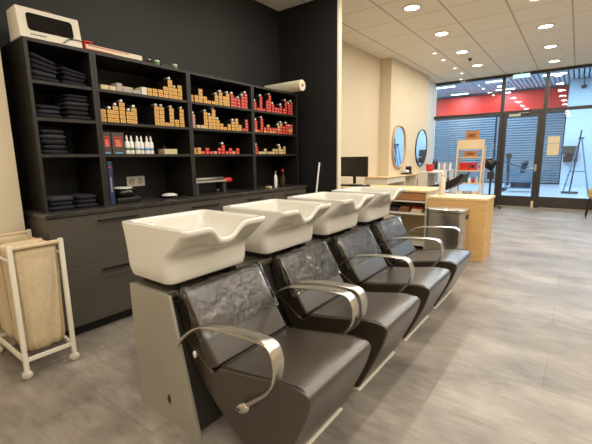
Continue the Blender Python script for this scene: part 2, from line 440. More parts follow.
spec = [
 (1, 0, 1.845, 'top', '2223534', 'ooooooo'),
 (1, 1, 1.446, 'middle', '334534000551525', 'ooooooooooooooo'),
 (2, 0, 2.27, 'top', '224211343443345', 'oooooooooorrrrr'),
 (2, 1, 2.27, 'middle', '411546321234214', 'pwwoooooooooorr'),
 (3, 0, 3.115, 'top', '31514632232545', 'rrrrrrrrrrrrrr'),
 (3, 1, 3.115, 'middle', '41523222343434', 'mmmmmmmmmmmmmm'),
 (2, 2, 2.27, 'lower', '221211231212', 'oorrrprrrror'),
 (3, 2, 3.115, 'lower', '31121122323', 'rwwwowwowwo'),
]
nx = 0
for bay, sh, y0, sn, hs, cs in spec:
    zb = boards[sh]; cnt = 0
    for i, (hc, cc) in enumerate(zip(hs, cs)):
        n = int(hc)
        if not n: continue
        cnt += 1
        xo = SX1 - .018 - random.random() * .012
        for l in range(n):
            kk = cc if cc != 'm' else random.choice('rrro')
            o = bpy.data.objects.new('colour_carton', meshes[kk]); C.objects.link(o); nx += 1
            o.location = (xo - random.random() * .004, y0 + .05 * i + random.uniform(-.0006, .0006), zb + .0006 + l * .0311)
            o.rotation_euler = (0, 0, random.uniform(-.008, .008))
            tag(o, '%s hair colour carton, %s up in %s stack from left, %s shelf, %s bay' % (cname[kk][1], ordinal(l + 1), ordinal(cnt), sn, bname[bay].split()[-1]),
                'carton', 'hair colour cartons on the %s shelf of the %s bay' % (sn, bname[bay].split()[-1]))
        if n >= 3 and (i * 7 + bay) % 3 != 1 or n >= 5:
            o = bpy.data.objects.new('colour_tube', cap_mesh); C.objects.link(o)
            o.location = (xo - .012, y0 + .05 * i + .004, zb + n * .0311 + .0145)
            o.rotation_euler = (0, 0, random.uniform(-.2, .2))
            tag(o, 'white-capped colour tube lying on %s stack from left, %s shelf, %s bay' % (ordinal(cnt), sn, bname[bay].split()[-1]), 'tube', 'colour tubes lying on the carton stacks')

def item(name, dims, pos, m, label, cat, group=None, rz=0, bevel=.002):
    w, d, h = dims   # w along y, d along x
    o = obj(name, B(-d, 0, -w / 2, w / 2, 0, h), m, bevel=bevel); o.location = pos; o.rotation_euler = (0, 0, rz)
    tag(o, label, cat, group); return o
g = 'pale boxes at the left of the second bay top shelf'
xs = SX1 - .02
item('small_box', (.06, .12, .034), (xs, 1.475, 1.7655), 'cream_card', 'small cream box, leftmost on the top shelf of the second bay', 'box', g)
item('small_box', (.05, .12, .032), (xs, 1.535, 1.7655), 'cream_card', 'small cream box, second from left on top shelf of second bay', 'box', g)
item('small_box', (.045, .10, .062), (xs, 1.588, 1.7655), 'grey_card', 'upright grey box between cream and long white boxes on top shelf', 'box', g)
item('small_box', (.075, .12, .030), (xs, 1.652, 1.7655), 'grey_card', 'low grey-white box right of the upright grey box on top shelf', 'box', g)
item('small_box', (.07, .12, .028), (xs, 1.728, 1.7655), 'grey_card', 'low grey-white box left of the ochre cartons on top shelf', 'box', g)
item('small_box', (.045, .10, .030), (xs, 1.795, 1.7655), 'white_lam', 'low white box touching the first ochre stack of the second bay', 'box', g)
item('small_box', (.045, .10, .030), (xs, 1.795, 1.7960), 'white_lam', 'white box stacked on the low white box beside ochre cartons', 'box', g)
item('flat_box', (.15, .10, .034), (xs - .13, 1.70, 1.7655), 'cream_card', 'lower wide cream box behind the low grey boxes', 'box', g)
item('flat_box', (.15, .10, .034), (xs - .13, 1.70, 1.80), 'cream_card', 'upper wide cream box behind the low grey boxes', 'box', g)
item('upright_box', (.038, .12, .13), (xs, 2.272, 1.53 + .126), 'pink_card', 'x', 'box') if False else None

# ------------------------------------------------------------------ folded towels in first bay
def towel_mesh(w, d, h, seed, mm, c=0, S=0, w0=.18):
    bm = bmesh.new(); n = 12; mrows = 10
    rnd = random.Random(seed)
    ph = [rnd.uniform(0, 6) for _ in range(4)]
    top = []; bot = []
    prof = []
    for k in range(20):
        a = 2 * PI * k / 20
        prof.append((math.copysign(abs(math.cos(a)) ** .35, math.cos(a)) * w / 2, math.copysign(abs(math.sin(a)) ** .7, math.sin(a)) * h / 2))
    rings = []
    for i in range(mrows + 1):
        t = i / mrows; x = -d + d * t
        f = 1 - .1 * (abs(2 * t - 1) ** 6)
        fh = 1 if i < mrows else .75
        ring = []
        for u, v in prof:
            yy = u * f + .002 * math.sin(5 * t + ph[0]); tt = (yy + w0 / 2) / w0
            z = h / 2 + v * fh - (.10 * h * abs(math.sin(u * 30 + ph[1])) if v > 0 else 0)
            ring.append(bm.verts.new((x, yy, z * (1 - c * tt) - c * tt * S)))
        rings.append(ring)
    for i in range(mrows):
        for k in range(20): bm.faces.new((rings[i][k], rings[i][(k + 1) % 20], rings[i + 1][(k + 1) % 20], rings[i + 1][k]))
    bm.faces.new(rings[0]); bm.faces.new(rings[-1])
    o = obj('folded_towel', bm, mm, smooth=True)
    return o
tg = 'folded dark towels in the narrow first bay'
def towel_stack(y, z, hs, w, where, tilt=0, grey=()):
    zz = z + .001
    for k, h in enumerate(hs):
        o = towel_mesh(w - .012 * ((k * 2) % 3), .25, h, k + int(y * 100) + int(z * 50), 'towel_grey' if k in grey else 'towel', tilt, zz - z - .001)
        o.location = (SX1 - .03 - .006 * (k % 2), y + .004 * ((k * 3) % 3 - 1), zz)
        o.rotation_euler = (0, 0, .012 * ((k * 5) % 3 - 1))
        tag(o, '%s folded towel, %s up in the %s' % ('dark grey' if k in grey else 'black', ordinal(k + 1), where), 'towel', tg)
        zz += h + .0008
towel_stack(1.092, 1.765, [.04, .038, .036, .036, .034], .178, 'left pile on the top shelf', tilt=.32, grey=(1,))
towel_stack(1.28, 1.765, [.036, .034, .028, .028], .168, 'right pile on the top shelf', tilt=.32)
towel_stack(1.09, 1.53, [.03, .028, .028], .17, 'left pile on the middle shelf', grey=(1,))
towel_stack(1.28, 1.53, [.034, .032, .03, .03, .026, .02], .17, 'right pile on the middle shelf', grey=(3,))
towel_stack(1.10, 1.29, [.032, .034, .034, .034, .03], .17, 'left pile on the lower shelf', grey=(3,))
towel_stack(1.10, .901, [.03, .03, .034], .18, 'left pile on the worktop', grey=(2,))
towel_stack(1.275, .901, [.03, .032, .03], .155, 'right pile on the worktop')

# ------------------------------------------------------------------ items of the second bay
def gift(y, w, label):
    t = empty('product_box', (xs, y, 1.2905)); tag(t, label, 'box', 'brown product boxes on the lower shelf')
    obj('carton', B(-.07, 0, -w / 2, w / 2, 0, .165), 'taupe_card', t, bevel=.002)
    bm = bmesh.new(); box(bm, 0, .0012, -w * .30, w * .30, .055, .115)
    box(bm, 0, .0012, -w * .36, w * .36, .125, .133)
    obj('red_label', bm, 'red_card', t)
    obj('blue_band', B(0, .0014, -w * .3, w * .3, .004, .014), 'blue_label', t)
    bm = bmesh.new()
    for q in range(4): box(bm, .0012, .0018, -w * .22, w * .22 - .004 * q, .062 + .013 * q, .066 + .013 * q)
    obj('print', bm, 'cream_card', t)
gift(1.449, .062, 'brown product box with red label, leftmost on lower shelf of second bay')
gift(1.537, .098, 'wider brown product box with red label beside the white spray bottles')
def bottle(x, y, z, lab, label):
    t = empty('spray_bottle', (x, y, z)); tag(t, label, 'bottle', 'white bottles on the lower shelf of the second bay')
    bm = bmesh.new(); lathe(bm, [(0, 0), (.018, 0), (.0195, .006), (.0195, .085), (.016, .098), (.008, .106), (.008, .112)], n=20)
    obj('body', bm, 'white_plastic', t, smooth=True)
    bm = bmesh.new(); lathe(bm, [(.0199, .032), (.0199, .052)], n=20); obj('label_band', bm, lab, t, smooth=True)
    bm = bmesh.new(); lathe(bm, [(.0095, .1125), (.0095, .126), (.006, .130), (.0055, .146), (0, .148)], n=16); obj('cap', bm, 'white_plastic', t, smooth=True)
bx = xs - .02
for k, (y, lab, nm) in enumerate([(1.618, 'green_label', 'green label, nearest the brown boxes'), (1.662, 'green_label', 'green label, second from the brown boxes'),
        (1.706, 'grey_card', 'grey label, third from the brown boxes'), (1.749, 'blue_label', 'blue label, third from the right end'), (1.792, 'blue_label', 'blue label, second from the right end'), (1.836, 'blue_label', 'blue label, last at the right end')]):
    bottle(bx - .012 * (k % 2), y, 1.2905, lab, 'white spray bottle with ' + nm)
o = item('white_box', (.13, .10, .045), (xs - .02, 2.02, 1.2905), 'cream_card', 'low cream box under a dark bottle on the lower shelf', 'box')
bm = bmesh.new(); lathe(bm, [(0, 0), (.022, 0), (.024, .01), (.024, .06), (.01, .075), (.009, .10), (0, .102)], n=16)
o = obj('dark_bottle', bm, 'black_plastic', smooth=True); o.location = (xs - .18, 2.06, 1.2905); tag(o, 'small black bottle behind the low cream box', 'bottle')
# blue box on worktop
t = empty('blue_box', (xs - .0, 1.452, .9005)); tag(t, 'tall narrow blue box with white upright lettering standing on the worktop', 'box')
obj('carton', B(-.16, 0, -.020, .020, 0, .335), 'blue_card', t, bevel=.002)
bm = bmesh.new(); rr = random.Random(3)
for q in range(9): box(bm, 0, .0012, -.006 + rr.uniform(0, .002), .006 - rr.uniform(0, .003), .10 + .013 * q, .110 + .013 * q)
obj('lettering', bm, 'grey_card', t)
bm = bmesh.new(); box(bm, 0, .0012, -.007, .007, .285, .297); obj('emblem', bm, 'red_card', t)
# wax heater / sterilising tray
t = empty('wax_heater', (xs - .12, 1.60, .9005)); tag(t, 'black glossy appliance with pale rim on the worktop under the socket', 'appliance')
bm = bmesh.new(); box(bm, -.12, .09, -.10, .11, 0, .045); obj('base', bm, 'black_plastic', t, bevel=.012, seg=3)
bm = bmesh.new(); lathe(bm, [(0, .046), (.085, .046), (.098, .075), (.092, .108), (.07, .112), (.06, .06), (0, .055)], n=28); obj('bowl', bm, 'black_gloss', t, smooth=True)
bm = bmesh.new(); tube(bm, [(.07 * math.cos(a) , .07 * math.sin(a), .118) for a in [PI * 2 * k / 24 for k in range(24)]], .006, closed=True); obj('rim', bm, 'white_plastic', t, smooth=True)
# socket plate
t = empty('wall_socket', (-3.262, 1.875, 1.05)); tag(t, 'cream double socket plate on the black back panel', 'socket')
obj('plate', B(0, .010, -.088, .088, -.046, .046), 'white_plastic', t, bevel=.003)
for s in (-1, 1):
    bm = bmesh.new(); lathe(bm, [(0, .0105), (.018, .0105), (.02, .014), (.026, .014), (.028, .0102)], n=24)
    bmesh.ops.rotate(bm, verts=bm.verts, cent=(0, 0, 0), matrix=Matrix.Rotation(PI / 2, 3, 'Y'))
    bmesh.ops.translate(bm, verts=bm.verts, vec=(0, s * .042, 0)); obj('outlet', bm, 'cream_card', t, smooth=True)
# bowl on tray
t = empty('mixing_bowl', (xs - .12, 2.04, .9005)); tag(t, 'shallow bowl with white lid on black disc at the right of the second bay', 'bowl')
bm = bmesh.new(); lathe(bm, [(0, 0), (.09, 0), (.105, .012), (.10, .016), (0, .016)], n=32); obj('tray', bm, 'black_gloss', t, smooth=True)
bm = bmesh.new(); lathe(bm, [(.072, .017), (.07, .024), (.04, .036), (0, .040)], n=32); obj('lid', bm, 'white_plastic', t, smooth=True)
# roll dispenser bench in third bay
t = empty('foil_dispenser', (xs - .06, 2.52, .9005)); tag(t, 'grey foil dispenser bridge with a red-ended roll in the third bay', 'dispenser')
bm = B(-.12, .0, -.22, -.185, 0, .11); obj('leg', bm, 'dark_panel', t, bevel=.003)
bm = B(-.12, .0, .13, .165, 0, .11); obj('leg', bm, 'dark_panel', t, bevel=.003)
obj('bridge', B(-.13, .01, -.23, .17, .11, .128), 'grey_panel', t, bevel=.004)
bm = bmesh.new(); tube(bm, [(-.06, -.22, .145), (-.06, .18, .145)], .016, n=16); obj('foil_roll', bm, 'rail_silver', t, smooth=True)
bm = bmesh.new(); tube(bm, [(-.06, .185, .12), (-.06, .29, .12)], .026, n=16); obj('roll_end', bm, 'red_card', t, smooth=True)
bm = bmesh.new(); lathe(bm, [(0, 0), (.022, 0), (.022, .03), (.015, .036), (0, .038)], n=14); o = obj('small_jar', bm, 'dark_panel', smooth=True); o.location = (xs - .1, 2.60, .9005)
tag(o, 'small dark jar under the foil dispenser bridge', 'jar')
# fourth bay worktop items
def pbottle(name, x, y, z, r, h, body, cap, label, cat='bottle', pump=False, group=None):
    t = empty(name, (x, y, z)); tag(t, label, cat, group)
    bm = bmesh.new(); lathe(bm, [(0, 0), (r * .94, 0), (r, h * .04), (r, h * .62), (r * .8, h * .72), (r * .38, h * .80), (r * .36, h * .84)], n=20)
    obj('body', bm, body, t, smooth=True)
    bm = bmesh.new(); lathe(bm, [(r * .45, h * .841), (r * .45, h * .93), (r * .25, h * .95), (r * .25, h), (0, h)], n=16)
    if pump: tube(bm, [(0, 0, h * .98), (r * 1.3, 0, h * .98)], r * .15)
    obj('cap', bm, cap, t, smooth=True)
    return t
pbottle('pump_bottle', xs + .02, 3.40, .9005, .018, .19, 'white_plastic', 'rail_silver', 'slim white pump bottle on the worktop of the fourth bay', pump=True)
pbottle('spray_flask', xs - .0, 3.56, .9005, .032, .21, 'clear_plastic', 'red_plastic', 'clear bottle with red cap on the worktop of the fourth bay')
pbottle('spray_flask', xs - .06, 3.50, .9005, .026, .15, 'amber', 'white_plastic', 'small amber bottle beside the red-capped clear bottle')
item('small_dish', (.05, .06, .02), (xs + .03, 3.30, .9005), 'cream_card', 'small cream dish left of the slim pump bottle', 'dish')

# ------------------------------------------------------------------ things on top of shelving
ZT = 2.0205
t = empty('towel_warmer', (SX1 - .005, 1.145, ZT), -.02); tag(t, 'cream towel warmer box with rounded black glass door, on top of the shelving', 'appliance')
bm = bmesh.new(); prism(bm, [(-.20, 0), (0, 0), (-.038, .192), (-.20, .192)], -.185, .185); obj('housing', bm, 'white_lam', t, bevel=.004)
bm = bmesh.new(); pts = []
for cx, cy, a0 in ((.115, .135, 0), (-.115, .135, 90), (-.115, .065, 180), (.115, .065, 270)):
    for q in range(6):
        a = math.radians(a0 + 18 * q); pts.append((cx + .018 + .018 * math.cos(a) if False else cx + .02 * math.cos(a), cy + .02 * math.sin(a)))
prism(bm, [(a, b + .005) for a, b in pts], .0, .004, 'x')
for v in bm.verts: v.co.x -= v.co.z * .198
dr = obj('glass_door', bm, 'black_gloss', t)
bm = bmesh.new()
for q in range(7): box(bm, -.006, -.0035, -.125 + .013 * q, -.116 + .013 * q, .022, .029)
obj('marking', bm, 'dark_panel', t)
bm = bmesh.new(); tube(bm, bez([(.003, .06, .008), (-.002, .10, .04), (-.004, .14, .048), (-.004, .183, .046)], 6), .003, n=8); obj('cord', bm, 'black_plastic', t, smooth=True)
bm = bmesh.new(); tube(bm, [(-.06, -.02, .192), (-.06, -.01, .204), (-.06, .02, .204), (-.06, .03, .192)], .005, n=8); obj('top_knob', bm, 'brown_card', t)
t = empty('flat_pack', (SX1 - .0, 1.565, ZT), .0); tag(t, 'long flat white pack with red printed edges lying on top of the shelving', 'pack')
bm = B(-.14, 0, -.215, .215, .002, .038); obj('pack', bm, 'paper', t, bevel=.003)
bm = bmesh.new(); box(bm, -.135, .002, -.222, -.2155, .0, .045); box(bm, 0, .0015, -.21, -.02, .004, .008); box(bm, 0, .0015, -.2, .1, .026, .032)
obj('red_edge', bm, 'red_card', t)
bm = bmesh.new(); box(bm, -.1, 0, -.219, -.2252, 0, .012) if False else box(bm, -.06, .012, -.2252, -.17, .046, .056); obj('red_flap', bm, 'red_card', t, bevel=.003)
for k, (y, hh, mm, lb) in enumerate([(1.86, .035, 'clear_plastic', 'small clear jar beside the long flat pack on top of the shelving'), (1.935, .04, 'green_label', 'small green jar standing between two jars on top of shelving'), (2.11, .04, 'green_label', 'small green jar furthest right on top of the second bay')]):
    tt = empty('small_jar', (SX1 - .04, y, ZT)); tag(tt, lb, 'jar', 'small jars on top of the shelving')
    bm = bmesh.new(); lathe(bm, [(0, 0), (.02, 0), (.022, .004), (.022, hh * .7), (0, hh * .7)], n=18); obj('jar_body', bm, mm, tt, smooth=True)
    bm = bmesh.new(); lathe(bm, [(.02, hh * .7), (.02, hh), (0, hh)], n=18); obj('jar_lid', bm, 'white_plastic' if k else 'rail_silver', tt, smooth=True)
o = item('glasses_case', (.11, .06, .02), (SX1 - .02, 2.02, ZT), 'black_plastic', 'small dark case between the two green jars on top', 'case')
t = empty('paper_roll', (-2.665, 3.70, ZT + .063)); tag(t, 'big cream couch paper roll lying on top of the shelving end', 'paper roll')
bm = bmesh.new(); 
prof = [(.016, 0), (.062, 0), (.062, .56), (.016, .56)]
lathe(bm, prof + [], n=32); 
bmesh.ops.rotate(bm, verts=bm.verts, cent=(0, 0, 0), matrix=Matrix.Rotation(-PI / 2, 3, 'Y')); 
obj('paper', bm, 'paper', t, auto=True)
bm = bmesh.new(); tube(bm, [(.001, 0, 0), (.003, 0, 0)], .017, n=20); obj('core', bm, 'brown_card', t)

# broom against the partition
t = empty('broom', (-2.68, 3.98, 0)); tag(t, 'white handled broom leaning on the black partition wall', 'broom')
bm = bmesh.new(); tube(bm, [(-.03, -.06, .12), (.035, .045, 1.18)], .011); obj('handle', bm, 'white_plastic', t, smooth=True)
obj('brush_head', B(-.15, .13, -.09, -.03, .0, .13), 'dark_panel', t, bevel=.01)

# ------------------------------------------------------------------ laundry hamper
t = empty('laundry_hamper', (-2.68, .75, 0)); tag(t, 'white framed rolling hamper with beige linen bags beside the cabinet', 'laundry hamper')
x1, x0, y0, y1 = .25, -.26, -.125, .13
r = .012
def post(x, y, nm='post'):
    bm = bmesh.new(); box(bm, x - r, x + r, y - r, y + r, .05, .79); return obj(nm, bm, 'white_metal', t, bevel=.003)
for x in (x0, x1):
    for y in (y0, y1): post(x, y)
for x in (x0, x1):
    bm = bmesh.new(); tube(bm, [(x, y0, .775), (x, y1, .775)], .008); obj('top_rail', bm, 'white_metal', t)
for y in (y0, y1):
    bm = bmesh.new(); tube(bm, [(x0, y, .70), (x1, y, .70)], .008); obj('side_rail', bm, 'white_metal', t)
for y in (y0, y1):
    obj('bottom_rail', B(x0 + r, x1 - r, y - .009, y + .009, .105, .125), 'white_metal', t)
for x in (x0, x1):
    obj('bottom_rail', B(x - .009, x + .009, y0 + r, y1 - r, .105, .125), 'white_metal', t)
for x in (x0, x1):
    for y in (y0, y1):
        bm = bmesh.new(); s = 1 if x > 0 else -1
        lathe(bm, [(0, -.012), (.024, -.012), (.0275, -.006), (.0275, .006), (.024, .012), (0, .012)], n=20)
        bmesh.ops.rotate(bm, verts=bm.verts, cent=(0, 0, 0), matrix=Matrix.Rotation(PI / 2, 3, 'X') @ Matrix.Rotation(0, 3, 'Z'))
        bmesh.ops.rotate(bm, verts=bm.verts, cent=(0, 0, 0), matrix=Matrix.Rotation(.9, 3, 'Z'))
        bmesh.ops.translate(bm, verts=bm.verts, vec=(x, y, .0275))
        obj('caster', bm, 'caster', t, smooth=True)
def bag(xa, xb):
    bm = bmesh.new(); nz, n = 16, 48; rings = []
    for i in range(nz + 1):
        tz = i / nz; z = .765 - .62 * tz
        sh = .010 + .02 * tz ** 2; cxm = (xa + xb) / 2
        ring = []
        for k in range(n):
            a = 2 * PI * k / n; c, s = math.cos(a), math.sin(a)
            e = .22 + .25 * tz
            ux = math.copysign(abs(c) ** e, c); uy = math.copysign(abs(s) ** e, s)
            fold = (.009 + .006 * tz) * (math.sin(k * 1.9 + 2 * tz) + .6 * math.sin(k * 3.1 + 5 + tz * 3)) * min(1, tz * 4)
            hx = (xb - xa) / 2 - sh * .5 + fold * .7 - .004; hy = (y1 - y0) / 2 - .010 - sh * .15 + fold * .3 - .004
            if i == nz: hx *= .9; hy *= .9
            sag = 0
            if i == 0: sag = -.012 * (1 - abs(c)) 
            ring.append(bm.verts.new((cxm + ux * hx, (y0 + y1) / 2 + uy * hy, z + sag)))
        rings.append(ring)
    for i in range(nz):
        for k in range(n): bm.faces.new((rings[i][k], rings[i][(k + 1) % n], rings[i + 1][(k + 1) % n], rings[i + 1][k]))
    bm.faces.new(rings[-1])
    o = obj('linen_bag', bm, 'linen', t, smooth=True)
    s = o.modifiers.new('s', 'SOLIDIFY'); s.thickness = .003
    return o
bag(-.005, x1 - .0); bag(x0 + .0, -.01)
bm = bmesh.new()
tube(bm, [(x1, y0 + .012, .772), (x1, y1 - .012, .772)], .013); obj('rail_sleeve', bm, 'linen', t)
bm = bmesh.new(); tube(bm, [(x0, y0 + .012, .772), (x0, y1 - .012, .772)], .013); obj('rail_sleeve', bm, 'linen', t)
bm = bmesh.new(); tube(bm, [(-.01, y0 + .012, .755), (-.01, y1 - .012, .755)], .011); obj('rail_sleeve', bm, 'linen_dark', t)

# ------------------------------------------------------------------ backwash console
PX = -1.0
t = empty('backwash_console', (0, .905, 0)); tag(t, 'long grey metal console that carries the four white wash basins', 'console')
prof = [(-1.71, 0), (-1.24, 0), (-1.398, .642), (-1.722, .642)]
LEN = 2.74
bm = bmesh.new(); prism(bm, [(-1.70, .012), (-1.275, .012), (-1.45, .61), (-1.712, .61)], .016, LEN - .016); obj('body', bm, 'dark_panel', t)
for a, b in ((0, .016), (LEN - .016, LEN)):
    bm = bmesh.new(); prism(bm, prof, a, b); obj('end_panel', bm, 'grey_panel', t, bevel=.0015)
obj('top_plate', B(-1.722, -1.442, .0165, LEN - .0165, .611, .644), 'steel_top', t, bevel=.003)
bm = bmesh.new()
for k in range(16):
    a = 2 * PI * k / 16
pts = []
for q in range(17):
    a = PI / 2 + PI * q / 16; pts.append((-1.445 + .022 * math.cos(a), .118 + .026 * math.sin(a)))
for q in range(9):
    a = -PI / 2 + PI * q / 8; pts.append((-1.445 + .006 * math.cos(a), .118 + .012 * math.sin(a))) if 0 < q < 8 else None
prism(bm, pts, -.0015, -.0002); obj('cable_hole', bm, 'brown_hole', t)
bm = bmesh.new(); pts2 = [(p[0] * 1 + .003, p[1] + .004) for p in pts]; prism(bm, [(-1.446 + (x + 1.445) * .6, .118 + (z - .118) * .7) for x, z in pts], -.0022, -.0016); obj('hole_core', bm, 'cabinet_dark', t)

# ------------------------------------------------------------------ basin
def basin():
    t = empty('wash_basin')
    L = .512
    def rr(xa, xb, ya, yb, rad, z, n=8):
        pts = []
        seg = [((xb - rad, yb - rad), 0), ((xa + rad, yb - rad), 90), ((xa + rad, ya + rad), 180), ((xb - rad, ya + rad), 270)]
        for (c, a0) in seg:
            for q in range(n + 1):
                a = math.radians(a0 + 90 * q / n); pts.append((c[0] + rad * math.cos(a), c[1] + rad * math.sin(a), z))
        # subdivide the straight sides
        out = []
        m = len(pts)
        for i in range(m):
            p, q = Vector(pts[i]), Vector(pts[(i + 1) % m]); out.append(p)
            if i % (n + 1) == n:
                k = 30
                for j in range(1, k): out.append(p.lerp(q, j / k))
        return out
    ZTOP = .950
    # outer loops: (z, x front)
    loops = []
    outer = [(.690, -1.420, .02), (.683, -1.405, .045), (.688, -1.398, .05), (.72, -1.392, .05), (.78, -1.390, .05), (.812, -1.384, .05), (.835, -1.352, .045), (.875, -1.305, .04), (.905, -1.282, .035), (.918, -1.262, .03), (.930, -1.256, .028), (.943, -1.256, .026), (.949, -1.260, .026)]
    loops.append(rr(-1.72, -1.43, .03, L - .03, .03, .684))
    for z, xf, rad in outer[1:]:
        f = (z - .68) / .27
        xb = -1.752 - .012 * f; ya = .004 - .004 * f; yb = L - .004 + .004 * f
        if z < .69: xb += .012; ya += .01; yb -= .01
        loops.append(rr(xb, xf, ya, yb, rad, z))
    n_out = len(loops)
    # inner rim and bowl
    for z, ins, rad in [(.951, .010, .03), (.949, .026, .035), (.940, .034, .04), (.922, .038, .045), (.88, .045, .06), (.82, .065, .07), (.77, .095, .08), (.745, .14, .06)]:
        xf = -1.256 - ins - (.03 * (.95 - z) / .2) - (.06 if z < .9 else 0) * (.95 - z) / .2
        loops.append(rr(-1.764 + ins, xf, ins, L - ins, rad, z))
    bm = bmesh.new(); vl = []
    for li, lp in enumerate(loops):
        row = []
        for p in lp:
            x, y, z = p
            u = (y - L / 2 + .004) / .076
            nn = math.exp(-(abs(u) ** 3.6))
            if x > -1.45:
                wx = min(1, max(0, (x + 1.45) / .10)); wx = wx * wx * (3 - 2 * wx)
                wz = min(1, max(0, (z - .80) / .12)); wz = wz * wz * (3 - 2 * wz)
                z -= .068 * nn * wx * wz
                x -= .020 * nn * wx * wz
            row.append(bm.verts.new((x, y, z)))
        vl.append(row)
    n = len(vl[0])
    for i in range(len(vl) - 1):
        for k in range(n): bm.faces.new((vl[i][k], vl[i][(k + 1) % n], vl[i + 1][(k + 1) % n], vl[i + 1][k]))
    bm.faces.new(vl[0]); bm.faces.new(vl[-1])
    obj('bowl', bm, 'porcelain', t, smooth=True, sub=1)
    bm = bmesh.new(); lathe(bm, [(0, .752), (.026, .752), (.03, .748), (.03, .742)], (-1.55, .25, 0), n=20); obj('drain', bm, 'aluminium', t, smooth=True)
    bm = bmesh.new(); lathe(bm, [(0, 0), (.018, 0), (.016, .028), (0, .03)], (-1.655, .10, .905), n=16)
    tube(bm, [(-1.655, .10, .935), (-1.64, .11, .944)], .006); obj('tap_knob', bm, 'white_plastic', t, smooth=True)
    for yy in (.08, L - .08): obj('foot', B(-1.70, -1.44, yy - .02, yy + .02, .6445, .6845), 'cabinet_dark', t)
    return t
bs = basin()
bl = ['nearest to the camera', 'second from the camera', 'third from the camera', 'furthest from the camera']
for k in range(4):
    t = bs if k == 0 else copy_tree(bs)
    t.location = (0, .907 + .652 * k, 0)
    tag(t, 'white porcelain hair wash basin with neck notch, %s' % bl[k], 'wash basin', 'wash basins on the grey console')

# ------------------------------------------------------------------ wash chair
def rounded(pts, rads, n=5):
    out = []; m = len(pts)
    for i in range(m):
        p = Vector(pts[i]).to_2d() if False else Vector((pts[i][0], pts[i][1])); a = Vector(pts[i - 1]); b = Vector(pts[(i + 1) % m]); r = rads[i]
        if r <= 0: out.append((p.x, p.y)); continue
        d1 = (a - p); d2 = (b - p); l1, l2 = d1.length, d2.length; d1.normalize(); d2.normalize()
        k = min(r, l1 * .48, l2 * .48)
        s = p + d1 * k; e = p + d2 * k
        for q in range(n + 1):
            t = q / n; c = s * (1 - t) ** 2 + p * 2 * t * (1 - t) + e * t * t
            out.append((c.x, c.y))
    return out
W = .492
def band_arm(bm, path, cy, widths, thick):
    rings = []
    P = [Vector(p) for p in path]
    for i, p in enumerate(P):
        t = (P[min(i + 1, len(P) - 1)] - P[max(i - 1, 0)]).normalized(); nrm = Vector((-t.y, t.x))
        w = widths[i] / 2; h = thick[i] / 2; ring = []
        for q in range(16):
            a = 2 * PI * q / 16; c = math.copysign(abs(math.cos(a)) ** .55, math.cos(a)); s = math.copysign(abs(math.sin(a)) ** .8, math.sin(a))
            off = nrm * (s * h)
            ring.append(bm.verts.new((p.x + off.x, cy[i] + c * w, p.y + off.y)))
        rings.append(ring)
    for i in range(len(rings) - 1):
        for q in range(16): bm.faces.new((rings[i][q], rings[i][(q + 1) % 16], rings[i + 1][(q + 1) % 16], rings[i + 1][q]))
    bm.faces.new(rings[0]); bm.faces.new(rings[-1])
def interp(vals, n):
    out = []
    for i in range(n):
        t = i / (n - 1) * (len(vals) - 1); k = min(int(t), len(vals) - 2); f = t - k; out.append(vals[k] * (1 - f) + vals[k + 1] * f)
    return out
def arm(parent, y, side, name='armrest', tail=False):
    # side = -1: arm stands on the low-y side of the seat and its foot meets the leather at y + .03
    ctrl = [(-1.352, .446), (-1.300, .480), (-1.235, .530), (-1.17, .562), (-1.08, .578), (-.98, .588), (-.88, .594), (-.812, .585), (-.785, .535), (-.790, .460), (-.835, .390), (-.91, .320), (-.985, .258)]
    if tail: ctrl[0] = (-1.338, .436)
    path = [(p.x, p.y) for p in bez([(a, b, 0) for a, b in ctrl], 5)]
    n = len(path)
    wd = interp([.018, .032, .050, .062, .062, .064, .064, .064, .064, .056, .038, .026, .022], n)
    th = interp([.016, .016, .014, .012, .012, .013, .014, .014, .012, .012, .014, .018, .02], n)
    cy = interp([y + side * (.030 if tail else .012), y + side * .012, y + side * .006, y, y, y, y, y, y, y, y - side * .006, y - side * .016, y - side * .024], n)
    bm = bmesh.new(); band_arm(bm, path, cy, wd, th)
    o = obj(name, bm, 'aluminium', parent, auto=True)
    bm = bmesh.new(); lathe(bm, [(0, -.022), (.012, -.019), (.019, -.01), (.021, 0), (.019, .01), (.012, .019), (0, .022)], n=18)
    bmesh.ops.scale(bm, vec=(2.0, .95, 1.05), verts=bm.verts)
    bmesh.ops.rotate(bm, verts=bm.verts, cent=(0, 0, 0), matrix=Matrix.Rotation(-.5, 3, 'Y'))
    bmesh.ops.translate(bm, verts=bm.verts, vec=(-.990, y - side * .018, .250)); obj('mounting_boss', bm, 'aluminium', o, smooth=True)
    bm = bmesh.new(); lathe(bm, [(0, -.012), (.007, -.010), (.007, .010), (0, .012)], n=10)
    bmesh.ops.rotate(bm, verts=bm.verts, cent=(0, 0, 0), matrix=Matrix.Rotation(PI / 2, 3, 'X'))
    bmesh.ops.translate(bm, verts=bm.verts, vec=(-1.005, y + side * .003, .244)); obj('screw', bm, 'dark_panel', o, smooth=True)
